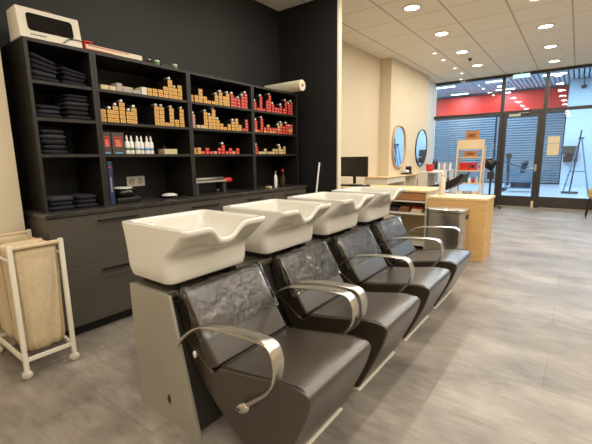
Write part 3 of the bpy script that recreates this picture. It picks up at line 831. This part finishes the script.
def chair():
    t = empty('wash_chair')
    # seat shell, side view (x, z)
    S = [(-1.155, .352), (-1.02, .372), (-.88, .398), (-.765, .418), (-.668, .408), (-.700, .290), (-.765, .150), (-.832, .014), (-.93, .014), (-1.03, .050), (-1.13, .115), (-1.235, .200), (-1.310, .285), (-1.385, .415), (-1.37, .425), (-1.20, .31)]
    R = [0, .05, .05, .05, .055, .1, .1, .02, .04, .06, .06, .05, .05, .01, .01, .02]
    bm = bmesh.new(); prism(bm, rounded(S, R), 0, W)
    obj('seat', bm, 'leather', t, auto=True, bevel=.011, seg=3)
    Bp = [(-1.165, .350), (-1.255, .485), (-1.340, .632), (-1.358, .662), (-1.402, .664), (-1.432, .632), (-1.424, .56), (-1.370, .40), (-1.300, .272), (-1.255, .30)]
    Rb = [0, .12, .05, .025, .025, .03, .05, .06, .03, .01]
    bm = bmesh.new(); prism(bm, rounded(Bp, Rb), .002, W - .002)
    obj('backrest', bm, 'leather', t, auto=True, bevel=.011, seg=3)
    # seams along the side edges
    for y in (.0, W):
        yy = y + (.012 if y == 0 else -.012)
        bm = bmesh.new()
        tube(bm, bez([(-1.15, yy, .357), (-1.02, yy, .374), (-.88, yy, .3985), (-.79, yy, .413), (-.72, yy, .415), (-.690, yy, .392), (-.684, yy, .35)], 5), .0022, n=6)
        obj('seam', bm, 'leather_seam', t, smooth=True)
    bm = bmesh.new(); tube(bm, [(-1.155, .012, .354), (-1.155, W - .012, .354)], .004, n=8); obj('crease_seam', bm, 'leather_seam', t, smooth=True)
    obj('base_plate', B(-1.02, -.824, .0, W, 0, .0075), 'white_metal', t, bevel=.001)
    # lever on the side
    # clear plastic cover over the head of the backrest
    cp = rounded([(-1.232, .455), (-1.343, .640), (-1.360, .668), (-1.404, .669), (-1.436, .632), (-1.430, .585)], [0, .05, .025, .025, .03, 0])
    rows = []
    bm = bmesh.new(); ny = 26
    for i, (x, z) in enumerate(cp):
        row = []
        for j in range(ny + 1):
            f = j / ny; y = -.006 + (W + .012) * f
            nv = Vector((x * 9, y * 9, z * 9)); d = .0035 + .0045 * abs(noise.noise(nv * 1.3)) + .0035 * abs(noise.noise(nv * 3.1))
            row.append(bm.verts.new((x + d * .8, y, z + d * .55)))
        rows.append(row)
    for i in range(len(rows) - 1):
        for j in range(ny): bm.faces.new((rows[i][j], rows[i][j + 1], rows[i + 1][j + 1], rows[i + 1][j]))
    # side flaps
    for j, yy in ((0, -.006), (ny, W + .006)):
        low = []
        for i, (x, z) in enumerate(cp):
            f = i / (len(cp) - 1)
            low.append(bm.verts.new((-1.275 - .155 * f, yy + (.004 if j else -.004) * math.sin(f * 12), .43 + .13 * f)))
        for i in range(len(rows) - 1):
            a, b = rows[i][j], rows[i + 1][j]
            bm.faces.new((a, b, low[i + 1], low[i]))
    o = obj('clear_cover', bm, 'film', t, smooth=True)
    return t
ch = chair()
cl = ['nearest to the camera', 'second from the camera', 'third from the camera', 'furthest from the camera']
chairs = []
for k in range(4):
    c = ch if k == 0 else copy_tree(ch)
    c.location = (0, .967 + .672 * k, 0); chairs.append(c)
    tag(c, 'brown-grey leather hair wash chair with clear backrest cover, %s' % cl[k], 'wash chair', 'wash chairs in front of the grey console')
for k, c in enumerate(chairs): arm(c, -.045, -1, tail=k == 0)
arm(chairs[0], W + .040, 1)
arm(chairs[3], W + .045, 1)
bm = bmesh.new(); lathe(bm, [(0, -.004), (.009, -.004), (.009, .006), (0, .007)], n=14)
bmesh.ops.scale(bm, vec=(1, 1.9, 1), verts=bm.verts); bmesh.ops.rotate(bm, verts=bm.verts, cent=(0, 0, 0), matrix=Matrix.Rotation(PI / 2, 3, 'X'))
bmesh.ops.translate(bm, verts=bm.verts, vec=(-1.315, -.002, .365)); obj('recline_button', bm, 'white_plastic', chairs[0], smooth=True)

# ------------------------------------------------------------------ reception desk, bin, counter
t = empty('reception_desk', (-1.125, 4.95, 0)); tag(t, 'solid oak box-shaped reception desk behind the steel bin', 'desk')
obj('front_panel', B(-.33, .33, -.25, -.225, 0, .715), 'oak', t, bevel=.002)
obj('side_panel', B(.305, .33, -.2245, .25, 0, .715), 'oak', t, bevel=.002)
obj('side_panel', B(-.33, -.305, -.2245, .25, 0, .715), 'oak', t, bevel=.002)
obj('desk_top', B(-.335, .34, -.258, .26, .7155, .745), 'oak_top', t, bevel=.003)
obj('inner_shelf', B(-.304, .304, -.2, .25, .40, .42), 'oak', t)
# bin
t = empty('waste_bin', (-1.145, 4.42, 0)); tag(t, 'brushed steel pedal bin with flat lid standing before the oak desk', 'bin')
def rrect(hx, hy, rad, n=6):
    pts = []
    for cx, cy, a0 in ((hx - rad, hy - rad, 0), (-hx + rad, hy - rad, 90), (-hx + rad, -hy + rad, 180), (hx - rad, -hy + rad, 270)):
        for q in range(n + 1):
            a = math.radians(a0 + 90 * q / n); pts.append((cx + rad * math.cos(a), cy + rad * math.sin(a)))
    return pts
bm = bmesh.new(); prism(bm, rrect(.215, .15, .06), .035, .615, 'z'); obj('body', bm, 'steel', t, auto=True)
bm = bmesh.new(); prism(bm, rrect(.21, .145, .06), .0, .035, 'z'); obj('base', bm, 'black_plastic', t, auto=True)
bm = bmesh.new(); prism(bm, rrect(.222, .157, .062), .618, .652, 'z'); obj('lid', bm, 'steel', t, auto=True, bevel=.006)
bm = bmesh.new(); prism(bm, rrect(.216, .151, .06), .612, .618, 'z'); obj('rim', bm, 'black_plastic', t)
obj('badge', B(-.03, .04, -.1512, -.1504, .56, .568), 'dark_panel', t)
obj('side_grip', B(.2152, .222, -.05, .05, .54, .59), 'black_plastic', t, bevel=.004)
bm = bmesh.new(); box(bm, -.04, .04, -.19, -.15, .006, .018); obj('pedal', bm, 'black_plastic', t, bevel=.003)
# shelf counter with rattan drawers
t = empty('shelf_counter', (-2.37, 5.19, 0)); tag(t, 'white shelf counter with oak top and woven rattan drawers beside the desk', 'counter')
obj('counter_top', B(-.87, .875, -.375, .36, .775, .80), 'oak_top', t, bevel=.003)
xsd = [-.86, -.42, .02, .30, .86]
for x in (-.86, -.29, .28, .85):
    obj('upright', B(x - .013, x + .013, -.36, .34, 0, .774), 'white_lam', t, bevel=.001)
xx = (-.86, -.29, .28, .85)
for i in range(3):
    a, b = xx[i] + .0135, xx[i + 1] - .0135
    for z in (.64, .475, .06):
        obj('shelf_board', B(a, b, -.355, .33, z, z + .022), 'white_lam', t, bevel=.001)
    obj('back_panel', B(a, b, .331, .34, .0, .774), 'oak_pale', t)
    dd = obj('rattan_drawer', B(a + .006, b - .006, -.36, .25, .668, .768), 'rattan', t, bevel=.004)
tg2 = 'small trays on the shelf of the counter'
for k, (x, m, nm) in enumerate([(-1.99, 'dark_panel', 'dark tray, left one'), (-1.835, 'brown_card', 'brown tray, middle one'), (-1.66, 'cream_card', 'cream tray with red content, right one')]):
    tt = empty('small_tray', (x, 4.95, .4975)); tag(tt, '%s on the counter shelf under the rattan drawers' % nm, 'tray', tg2)
    bm = bmesh.new(); box(bm, -.07, .07, -.08, .08, 0, .05); obj('tray_body', bm, m, tt, bevel=.004)
    bm = bmesh.new(); rr_ = random.Random(k)
    for q in range(5): 
        xx_ = -.05 + .025 * q; hh = .012 + .015 * rr_.random(); box(bm, xx_ - .01, xx_ + .01, -.05, .04, .0505, .0505 + hh)
    obj('contents', bm, ['dark_card', 'rattan', 'red_card'][k], tt)
item('storage_basket', (.5, .3, .14), (-1.72, 5.0, .0825), 'dark_panel', 'x', 'basket') if False else None

# monitor
t = empty('computer_monitor', (-2.86, 5.36, .8005)); tag(t, 'black flat computer monitor standing on the oak counter', 'monitor')
obj('bezel', B(-.245, .245, -.02, .015, .135, .45), 'black_plastic', t, bevel=.004)
obj('display', B(-.237, .237, -.0215, -.0202, .15, .442), 'screen', t)
bm = bmesh.new(); box(bm, -.025, .025, .0155, .03, .02, .30); obj('neck', bm, 'black_plastic', t, bevel=.003)
obj('stand_base', B(-.11, .11, -.08, .08, 0, .012), 'black_plastic', t, bevel=.004)
t = empty('keyboard', (-2.76, 5.12, .8005)); tag(t, 'dark keyboard lying before the monitor', 'keyboard')
obj('case', B(-.22, .22, -.065, .065, 0, .018), 'black_plastic', t, bevel=.004)
bm = bmesh.new()
for i in range(14):
    for j in range(4): box(bm, -.205 + .0295 * i, -.205 + .0295 * i + .024, -.052 + .027 * j, -.052 + .027 * j + .021, .0185, .023)
obj('keys', bm, 'dark_panel', t)
bm = bmesh.new(); lathe(bm, [(0, 0), (.03, 0), (.034, .012), (.02, .028), (0, .032)], n=20); bmesh.ops.scale(bm, vec=(1, 1.6, 1), verts=bm.verts)
o = obj('computer_mouse', bm, 'black_plastic', smooth=True); o.location = (-2.53, 5.2, .8005); tag(o, 'black mouse on the oak counter right of the keyboard', 'mouse')

# wall ledge with oak edge
t = empty('wall_ledge', (0, 0, 0)); tag(t, 'L-shaped oak ledge on white supports running below the two mirrors', 'ledge')
bm = bmesh.new(); prism(bm, [(-3.249, 6.55), (-2.80, 6.55), (-2.80, 8.95), (-3.029, 8.95), (-3.029, 7.149), (-3.249, 7.149)], .845, .865, 'z'); obj('ledge_top', bm, 'oak_top', t, bevel=.002)
for a, b in ((6.60, 6.62), (7.5, 7.52), (8.2, 8.22), (8.9, 8.92)):
    obj('support', B(-3.249 if a < 7.1 else -3.029, -2.82, a, b, .5, .8445), 'white_lam', t)
obj('apron', B(-2.84, -2.822, 6.625, 7.499, .74, .8445), 'white_lam', t)
obj('apron', B(-2.84, -2.822, 8.225, 8.899, .74, .8445), 'white_lam', t)
obj('apron', B(-3.249, -2.845, 6.58, 6.598, .5, .8445), 'white_lam', t)
t = empty('coffee_set', (-2.90, 7.85, .8655)); tag(t, 'black appliance with white top on the ledge below the mirrors', 'appliance')
bm = B(-.08, .08, -.16, .10, 0, .035); obj('base', bm, 'black_plastic', t, bevel=.012, seg=3)
bm = bmesh.new(); lathe(bm, [(0, 0), (.05, 0), (.055, .05), (.0, .06)], (0, -.06, .036), n=20); obj('white_cup', bm, 'white_plastic', t, smooth=True)
bm = bmesh.new(); box(bm, -.06, .06, .02, .09, .036, .17); obj('column', bm, 'black_plastic', t, bevel=.02, seg=3)

# mirrors
def ring_mirror(yc, zc, ry, rz, pw, frame, fw, name, label, tilt=0):
    t = empty(name, (-3.029, yc, zc)); tag(t, label, 'mirror')
    pts = []
    for k in range(48):
        a = 2 * PI * k / 48; c, s = math.cos(a), math.sin(a)
        y = math.copysign(abs(c) ** pw[0], c) * ry; z = math.copysign(abs(s) ** pw[1], s) * rz
        pts.append((y + tilt * z, z))
    bm = bmesh.new(); prism(bm, pts, .0, .012, 'x'); obj('mirror_glass', bm, 'mirror', t)
    bm = bmesh.new(); tube(bm, [(.012, y, z) for y, z in pts], fw, closed=True, n=10); obj('mirror_frame', bm, frame, t, smooth=True)
ring_mirror(7.62, 1.44, .34, .43, (.75, .9), 'gold_lacquer', .024, 'pill_mirror', 'pill-shaped wall mirror with a golden oak frame', .0)
ring_mirror(9.03, 1.44, .39, .43, (1.15, .9), 'black_plastic', .014, 'organic_mirror', 'thin black framed pebble-shaped wall mirror near the shopfront', .08)

# white station with red pot
t = empty('styling_station', (-2.03, 6.75, 0)); tag(t, 'white styling station with open right side behind the counter', 'station')
obj('station_top', B(-.18, .17, -.25, .25, .955, .98), 'white_lam', t, bevel=.002)
obj('side_panel', B(-.18, -.02, -.25, .25, 0, .954), 'white_lam', t, bevel=.002)
obj('side_panel', B(.15, .17, -.25, .25, 0, .954), 'white_lam', t, bevel=.002)
t = empty('red_pot', (-2.07, 6.68, .9805)); tag(t, 'small red pot standing on the white styling station', 'pot')
bm = bmesh.new(); lathe(bm, [(0, 0), (.05, 0), (.06, .01), (.065, .12), (.055, .12), (.05, .02), (0, .02)], n=24); obj('pot_body', bm, 'red_plastic', t, smooth=True)
bm = bmesh.new(); lathe(bm, [(.066, .1), (.069, .105), (.069, .118), (.066, .122)], n=24); obj('pot_rim', bm, 'red_plastic', t, smooth=True)
# cream pump bottle on desk
t = empty('shampoo_bottle', (-1.385, 5.02, .7455)); tag(t, 'tall cream squeeze bottle standing on the oak reception desk', 'bottle')
bm = bmesh.new(); lathe(bm, [(0, 0), (.036, 0), (.04, .008), (.04, .18), (.034, .21), (.016, .228), (.014, .235)], n=24); obj('bottle_body', bm, 'porcelain', t, smooth=True)
bm = bmesh.new(); lathe(bm, [(.019, .236), (.019, .262), (.008, .272), (.006, .30), (0, .302)], n=18); obj('bottle_cap', bm, 'porcelain', t, smooth=True)

# reclined black salon chair
t = empty('salon_chair', (-1.62, 6.05, 0)); tag(t, 'black reclined salon chair behind the reception desk', 'salon chair')
bm = bmesh.new(); prism(bm, rounded([(-.30, .76), (-.05, .82), (.14, .885), (.28, .985), (.305, .98), (.25, .84), (.06, .73), (-.26, .62)], [.03, .2, .1, .02, .02, .1, .1, .03]), -.22, .22); obj('backrest', bm, 'black_plastic', t, auto=True, bevel=.01)
obj('seat', B(-.30, .12, -.24, .24, .48, .60), 'black_plastic', t, bevel=.03, seg=3)
for s in (-.27, .24): obj('armrest', B(-.26, .08, s, s + .03, .60, .655), 'dark_panel', t, bevel=.01)
bm = bmesh.new(); tube(bm, [(-.08, 0, .02), (-.08, 0, .48)], .035, n=14); obj('column', bm, 'aluminium', t, smooth=True)
bm = bmesh.new(); lathe(bm, [(0, 0), (.27, 0), (.27, .012), (.05, .03), (0, .03)], (-.08, 0, 0), n=30); obj('base', bm, 'aluminium', t, smooth=True)

# oak ladder shelf
t = empty('ladder_shelf', (-1.81, 8.5, 0)); tag(t, 'pale wooden ladder shelf with red boxes standing before the shopfront', 'shelf')
for s in (-1, 1):
    bm = bmesh.new(); prism(bm, [(-.20, 0), (-.16, 0), (.02, 1.56), (-.02, 1.56)], s * .245 - .014, s * .245 + .014, 'x'); obj('leg', bm, 'oak_pale', t, bevel=.002)
    bm = bmesh.new(); prism(bm, [(.20, 0), (.16, 0), (-.0, 1.40), (.04, 1.40)], s * .225 - .010, s * .225 + .010, 'x') if False else box(bm, s * .245 - .014, s * .245 + .014, .16, .19, 0, 1.45); obj('rear_leg', bm, 'oak_pale', t, bevel=.002)
obj('header_board', B(-.25, .25, -.035, -.015, 1.37, 1.565), 'oak_pale', t, bevel=.002)
obj('top_board', B(-.25, .25, -.014, .19, 1.545, 1.565), 'oak_pale', t, bevel=.002)
for z in (1.19, .915, .655, .40):
    yy = -.18 + .18 * z / 1.56
    obj('shelf_board', B(-.229, .229, yy - .02, .19, z, z + .022), 'oak_pale', t, bevel=.002)
def ibox(name, x, y, z, w, d, h, m, label, cat, grp=None, part=None):
    tt = empty(name, (x, y, z + .0006)); tag(tt, label, cat, grp)
    obj('body', B(-w / 2, w / 2, -d / 2, d / 2, 0, h), m, tt, bevel=.003)
    if part: obj('print', B(-w * .3, w * .3, -d / 2 - .0015, -d / 2 - .0002, h * .3, h * .7), part, tt)
    return tt
ibox('woven_basket', -1.80, 8.56, 1.565, .24, .16, .18, 'rattan', 'brown woven basket on the very top of the ladder shelf', 'basket', part='brown_card')
ibox('woven_basket', -1.81, 8.57, 1.212, .24, .16, .13, 'rattan', 'brown woven basket on the uppermost ladder shelf board', 'basket', part='brown_card')
ibox('red_box', -1.92, 8.56, .937, .19, .14, .165, 'red_card', 'large red box, leftmost on the ladder shelf', 'box', 'red boxes on the ladder shelf', 'red_plastic')
ibox('red_box', -1.745, 8.56, .937, .10, .14, .165, 'red_card', 'narrow red box in the middle of the ladder shelf', 'box', 'red boxes on the ladder shelf', 'dark_card')
ibox('red_box', -1.615, 8.56, .937, .05, .14, .15, 'pink_card', 'slim pinkish red box, rightmost on the ladder shelf', 'box', 'red boxes on the ladder shelf', 'red_card')
for k, (x, m, h, nm) in enumerate([(-2.0, 'brown_card', .12, 'brown bottle, first'), (-1.93, 'white_plastic', .10, 'white bottle, second'), (-1.86, 'dark_panel', .16, 'dark bottle, third'), (-1.79, 'white_plastic', .12, 'white bottle, fourth'), (-1.72, 'red_plastic', .11, 'red bottle, fifth'), (-1.65, 'cream_card', .14, 'cream bottle, sixth')]):
    pbottle('product_bottle', x, 8.48, .6775, .026, h, m, 'white_plastic' if k % 2 else 'black_plastic', nm + ' from left on the lower ladder shelf board', group='bottles on the ladder shelf')
for k, x in enumerate([-1.95, -1.80, -1.66]):
    ibox('folded_bag', x, 8.47, .4225, .12, .14, .08, ['white_lam', 'grey_card', 'white_lam'][k], '%s pale folded bag on the bottom board of the ladder shelf' % ['left', 'middle', 'right'][k], 'bag', 'pale bags on the ladder shelf')

# low display unit with bottles by the shopfront
t = empty('display_unit', (-2.62, 9.4, 0)); tag(t, 'low white display unit with bottles on top near the white corner', 'display unit')
obj('top', B(-.24, .24, -.14, .14, .90, .92), 'white_lam', t, bevel=.002)
for s in (-.24, .22): obj('side_panel', B(s, s + .02, -.14, .14, 0, .8995), 'white_lam', t)
for z in (.1, .48): obj('shelf_board', B(-.2195, .2195, -.13, .13, z, z + .02), 'white_lam', t)
for k in range(7):
    m = ['black_plastic', 'black_plastic', 'white_plastic', 'grey_card', 'white_plastic', 'grey_card', 'white_plastic'][k]
    pbottle('display_bottle', -2.81 + .065 * k, 9.36, .9205, .027, [.28, .26, .20, .20, .20, .20, .20][k], m, 'black_plastic' if k < 2 else 'grey_card', '%s bottle, %s from the left on the low display unit' % (['tall black', 'tall black', 'white', 'grey', 'white', 'grey', 'white'][k], ordinal(k + 1)), group='bottles on the low display unit')
ibox('brown_crate', -2.55, 9.38, .50, .24, .2, .22, 'brown_card', 'brown crate inside the low white display unit', 'crate', part='rattan')

# dark hood dryer stand near the shopfront
t = empty('hood_dryer', (-1.60, 9.75, 0)); tag(t, 'dark hood dryer on a wheeled stand just left of the glass door', 'hair dryer')
bm = bmesh.new(); tube(bm, [(0, 0, .06), (0, 0, 1.02)], .022); obj('pole', bm, 'black_plastic', t, smooth=True)
bm = bmesh.new(); lathe(bm, [(0, .26), (.06, .25), (.115, .19), (.135, .10), (.135, 0), (.12, 0), (.11, .1), (.05, .2), (0, .21)], n=24)
bmesh.ops.rotate(bm, verts=bm.verts, cent=(0, 0, 0), matrix=Matrix.Rotation(-1.1, 3, 'Y')); bmesh.ops.translate(bm, verts=bm.verts, vec=(.06, 0, 1.0)); obj('hood', bm, 'black_plastic', t, smooth=True)
for k in range(5):
    a = 2 * PI * k / 5; bm = bmesh.new(); tube(bm, [(0, 0, .07), (.24 * math.cos(a), .24 * math.sin(a), .05)], .014)
    lg = obj('leg', bm, 'black_plastic', t)
    bm = bmesh.new(); lathe(bm, [(0, 0), (.02, 0), (.022, .02), (.02, .04), (0, .04)], (.24 * math.cos(a), .24 * math.sin(a), 0), n=10); obj('wheel', bm, 'black_plastic', lg)
obj('control_box', B(-.07, .07, -.05, .05, .70, .86), 'dark_panel', t, bevel=.01)

# chair at the right edge
t = empty('visitor_chair', (.475, 9.35, 0)); tag(t, 'tan upholstered visitor chair with thin black legs at the right edge', 'chair')
obj('seat', B(-.25, .25, -.24, .24, .40, .56), 'tan_fabric', t, bevel=.03, seg=3)
bm = bmesh.new(); prism(bm, [(.20, .52), (.26, .52), (.32, .85), (.26, .86)], -.24, .24, 'y'); obj('backrest', bm, 'tan_fabric', t, bevel=.02, seg=3)
for sx in (-1, 1):
    for sy in (-1, 1):
        bm = bmesh.new(); tube(bm, [(sx * .2, sy * .19, .41), (sx * .25, sy * .22, .0)], .011); obj('leg', bm, 'black_plastic', t)

# ------------------------------------------------------------------ mall corridor beyond the glass
struct(obj('floor_corridor', B(-12, 8, YF + .1, 22, -.1, 0), 'mall_floor'))
struct(obj('ceiling_corridor', B(-12, 8, YF + .1, 22, 4.25, 4.35), 'mall_ceiling'))
bm = bmesh.new()
for i in range(100): 
    x = -9.2 + .145 * i; box(bm, x, x + .10, YF + .2, 19.0, 4.02, 4.10)
struct(obj('trim_ceiling_slats', bm, 'mall_slat'), 'slatted corridor ceiling')
struct(obj('wall_corridor', B(-12, 8, 19.3, 19.5, 0, 4.25), 'mall_white'))
struct(obj('wall_corridor_left', B(-12.1, -12, YF, 19.5, 0, 4.25), 'mall_white'))
struct(obj('wall_corridor_pillar', B(-.49, 8, 17.9, 19.29, 0, 4.0), 'mall_white'), 'pale blue-white wall block right of the shutters')
struct(obj('wall_above_shopfront', B(-12, 8, YF + .05, YF + .12, 3.16, 4.25), 'mall_white'))
struct(obj('wall_shopfront_left', B(-12, -3.4, YF + .0, YF + .12, 0, 3.16), 'mall_white'))
t = empty('fascia_board', (-4.6, 19.2, 3.02)); tag(t, 'bright red shop fascia above the roller shutters across the corridor', 'fascia')
obj('panel', B(-4.6, 4.05, -.08, 0, 0, .93), 'red_fascia', t)
obj('lower_trim', B(-4.6, 4.05, -.10, -.081, -.04, .0), 'frame_dark', t)
def shutter(xa, xb, label):
    t = empty('roller_shutter', ((xa + xb) / 2, 19.15, 0)); tag(t, label, 'roller shutter', 'roller shutters across the corridor')
    h = (xb - xa) / 2; bm = bmesh.new(); n = 27; prof = []
    for k in range(n):
        z = .04 + k * .1075
        prof += [(-.005, z), (-.06, z + .022), (-.06, z + .06), (-.005, z + .100)]
    pts = prof + [(0.0, prof[-1][1]), (0.0, .04)]
    # one strip per slat
    vs0 = [bm.verts.new((-h, y, z)) for y, z in pts]; vs1 = [bm.verts.new((h, y, z)) for y, z in pts]
    m = len(pts)
    for i in range(m): bm.faces.new((vs0[i], vs0[(i + 1) % m], vs1[(i + 1) % m], vs1[i]))
    obj('curtain', bm, 'shutter', t)
    obj('guide_rail', B(h - .0, h + .06, -.07, .0, 0, 2.95), 'frame_dark', t); obj('bottom_bar', B(-h, h, -.06, -.005, 0, .038), 'frame_dark', t)
shutter(-6.9, -3.1, 'grey-blue roller shutter seen behind the left shop window'); shutter(-3.03, -.56, 'grey-blue roller shutter seen through the glass door')
# corridor lights
cl_ = empty('panel_light')
obj('housing', B(-.36, .36, -.12, .12, 0, .058), 'white_plastic', cl_); obj('hanger', B(-.02, .02, -.02, .02, .0585, .29), 'mall_slat', cl_); obj('diffuser', B(-.34, .34, -.10, .10, -.006, -.0005), 'lamp_cool', cl_)
ld = bpy.data.lights.new('panel_lamp', 'AREA'); ld.shape = 'RECTANGLE'; ld.size = .7; ld.size_y = .24; ld.energy = 62; ld.color = (.62, .80, 1.0)
pos = [(-4.5, 16.1), (-4.5, 18.3), (-2.7, 16.1), (-2.7, 18.3), (-.9, 16.1), (.9, 16.1), (.9, 14.0), (-.9, 13.6), (-2.7, 13.6), (-4.5, 13.6), (3.0, 14.0), (3.0, 16.4), (-6.5, 14.5), (-6.5, 17.5), (0.9, 11.8), (-1.8, 11.7)]
for k, (x, y) in enumerate(pos):
    c = cl_ if k == 0 else copy_tree(cl_); c.location = (x, y, 3.96)
    rowi = ['x %.1f' % x]
    side = {-6.5: 'far left', -4.5: 'left', -2.7: 'centre left', -.9: 'centre', -1.8: 'centre', .9: 'centre right', 3.0: 'far right'}[x]
    dep = 'nearest the shopfront' if y < 12 else 'near' if y < 14.6 else 'middle' if y < 16.9 else 'far'
    tag(c, 'rectangular corridor ceiling light, %s column, %s row, beyond the glass' % (side, dep), 'ceiling light', 'rectangular corridor ceiling lights')
    add_lamp(ld, x, y, 3.94)
# camera dome
bm = bmesh.new(); lathe(bm, [(0, -.12), (.06, -.10), (.09, -.05), (.10, 0)], (-.05, 17.7, 3.72), n=20); box(bm, -.08, -.02, 17.7, 17.9, 3.72, 3.76); tube(bm, [(-.05, 17.7, 3.73), (-.05, 17.7, 4.25)], .015)
o = obj('security_camera', bm, 'dark_panel', smooth=False); tag(o, 'small dark dome camera high on the pale wall block', 'camera')
# wall box
t = empty('wall_cabinet', (-.23, 17.86, .95)); tag(t, 'black box-shaped cabinet fixed to the pale wall block behind the ladder', 'cabinet')
obj('body', B(-.22, .22, -.22, .035, 0, .24), 'black_plastic', t, bevel=.01); obj('upper_box', B(-.25, .20, -.20, .035, .30, .60), 'dark_panel', t, bevel=.01)
obj('spine', B(-.1, .1, -.02, .038, .24, .30), 'dark_panel', t)
# step ladder
t = empty('step_ladder', (.03, 15.0, 0)); tag(t, 'open aluminium step ladder standing in the corridor before the pale wall', 'ladder')
for s in (-1, 1):
    bm = bmesh.new(); tube(bm, [(s * .0 - .33, s * .2, 0), (-.02, s * .13, 1.72)], .02); obj('front_rail', bm, 'clear_blue', t)
    bm = bmesh.new(); tube(bm, [(.33, s * .2, 0), (.02, s * .13, 1.72)], .02); obj('rear_rail', bm, 'clear_blue', t)
for k in range(1, 6):
    f = k / 6; x = -.33 + .31 * f; w = .2 - .07 * f
    obj('step', B(x - .04, x + .04, -w, w, 1.72 * f - .012, 1.72 * f + .012), 'clear_blue', t)
obj('top_cap', B(-.08, .08, -.15, .15, 1.72, 1.76), 'navy', t, bevel=.01)
bm = bmesh.new(); tube(bm, [(-.20, -.17, .70), (.20, -.17, .70)], .012); obj('brace', bm, 'navy', t)
# broom
t = empty('floor_sweeper', (-.12, 14.7, 0)); tag(t, 'wide dark floor sweeper with long pole leaning against the step ladder', 'broom')
bm = bmesh.new(); tube(bm, [(0, 0, .06), (.14, .12, 1.98)], .022); obj('pole', bm, 'navy', t)
obj('head', B(-.22, .22, -.07, .07, 0, .07), 'navy', t, bevel=.01)
# cleaning cart
t = empty('cleaning_cart', (-1.53, 14.8, 0)); tag(t, 'tube framed cleaning cart with black bags outside the glass door', 'cart')
bm = bmesh.new()
for s in (-.22, .22):
    tube(bm, [(-.45, s, .12), (.45, s, .12)], .015); tube(bm, [(-.40, s, .12), (-.40, s, .95), (.40, s, .62), (.42, s, .12)], .015)
    tube(bm, [(-.40, s, .35), (.40, s, .35)], .012)
for x, z in ((-.45, .12), (.45, .12), (-.4, .95), (.4, .62), (-.4, .35), (.4, .35)): tube(bm, [(x, -.22, z), (x, .22, z)], .014)
obj('frame', bm, 'clear_blue', t)
bm = bmesh.new()
for i in range(9): tube(bm, [(-.36 + .09 * i, -.22, .35), (-.36 + .09 * i, -.22, .66)], .006)
for j in range(4): tube(bm, [(-.38, -.22, .38 + .08 * j), (.38, -.22, .38 + .08 * j)], .006)
obj('wire_basket', bm, 'clear_blue', t)
for x in (-.45, .45):
    for s in (-.22, .22):
        bm = bmesh.new(); tube(bm, [(x, s - .02, .07), (x, s + .02, .07)], .07, n=18); obj('wheel', bm, 'navy', t)
obj('mop_head', B(-.46, -.30, -.1, .1, 1.12, 1.30), 'dark_panel', t, bevel=.02)
bm = bmesh.new(); tube(bm, [(-.36, 0, .2), (-.38, 0, 1.12)], .05); obj('mop_sleeve', bm, 'navy', t)
bm = bmesh.new(); prism(bm, rounded([(.0, .62), (.04, 1.0), (.12, 1.03), (.20, 1.06), (.22, .98), (.12, .62)], [.02] * 6), -.1, .1); obj('black_bag', bm, 'navy', t, bevel=.02)
obj('bucket', B(-.25, .34, -.18, .18, .14, .33), 'navy', t, bevel=.02)
bm = bmesh.new(); tube(bm, bez([(-.42, -.24, 1.02), (-.2, -.24, .92), (.1, -.24, .84), (.5, -.24, .80)], 5), .018); obj('push_bar', bm, 'navy', t)

for o in list(C.objects):
    if o.parent is None and o.type in ('MESH', 'EMPTY') and -3.3 < o.location.x < -2.6 and .95 < o.location.y < 3.9 and o.location.z > .899:
        o.location.y -= .012 if o.location.z < 2.0 or o.name.startswith('shelving') else .004

# ------------------------------------------------------------------ camera, world, view
sc = bpy.context.scene
cam = bpy.data.cameras.new('camera'); co = bpy.data.objects.new('camera', cam); C.objects.link(co)
yaw, pitch, roll, f = .646035, .170704, -.0142050, 370.16
F = Vector((-math.sin(yaw) * math.cos(pitch), math.cos(yaw) * math.cos(pitch), -math.sin(pitch)))
R = Vector((math.cos(yaw), math.sin(yaw), 0)); U = R.cross(F)
R2 = R * math.cos(roll) + U * math.sin(roll); U2 = -R * math.sin(roll) + U * math.cos(roll)
mw = Matrix(((R2.x, U2.x, -F.x, 0), (R2.y, U2.y, -F.y, 0), (R2.z, U2.z, -F.z, 1.24), (0, 0, 0, 1)))
co.matrix_world = mw
cam.sensor_width = 36; cam.lens = 36 * f / 592; cam.clip_start = .02; cam.clip_end = 100
sc.camera = co
w = bpy.data.worlds.new('world'); sc.world = w; w.use_nodes = True
w.node_tree.nodes['Background'].inputs[0].default_value = (.8, .9, 1, 1); w.node_tree.nodes['Background'].inputs[1].default_value = .05
vs = sc.view_settings
vs.view_transform = 'Standard'; vs.look = 'None'; vs.gamma = 1; vs.use_curve_mapping = False; vs.exposure = 0
sc.cycles.max_bounces = 10; sc.cycles.transparent_max_bounces = 12; sc.cycles.diffuse_bounces = 5
sc.cycles.sample_clamp_indirect = 6
sc.cycles.use_denoising = True
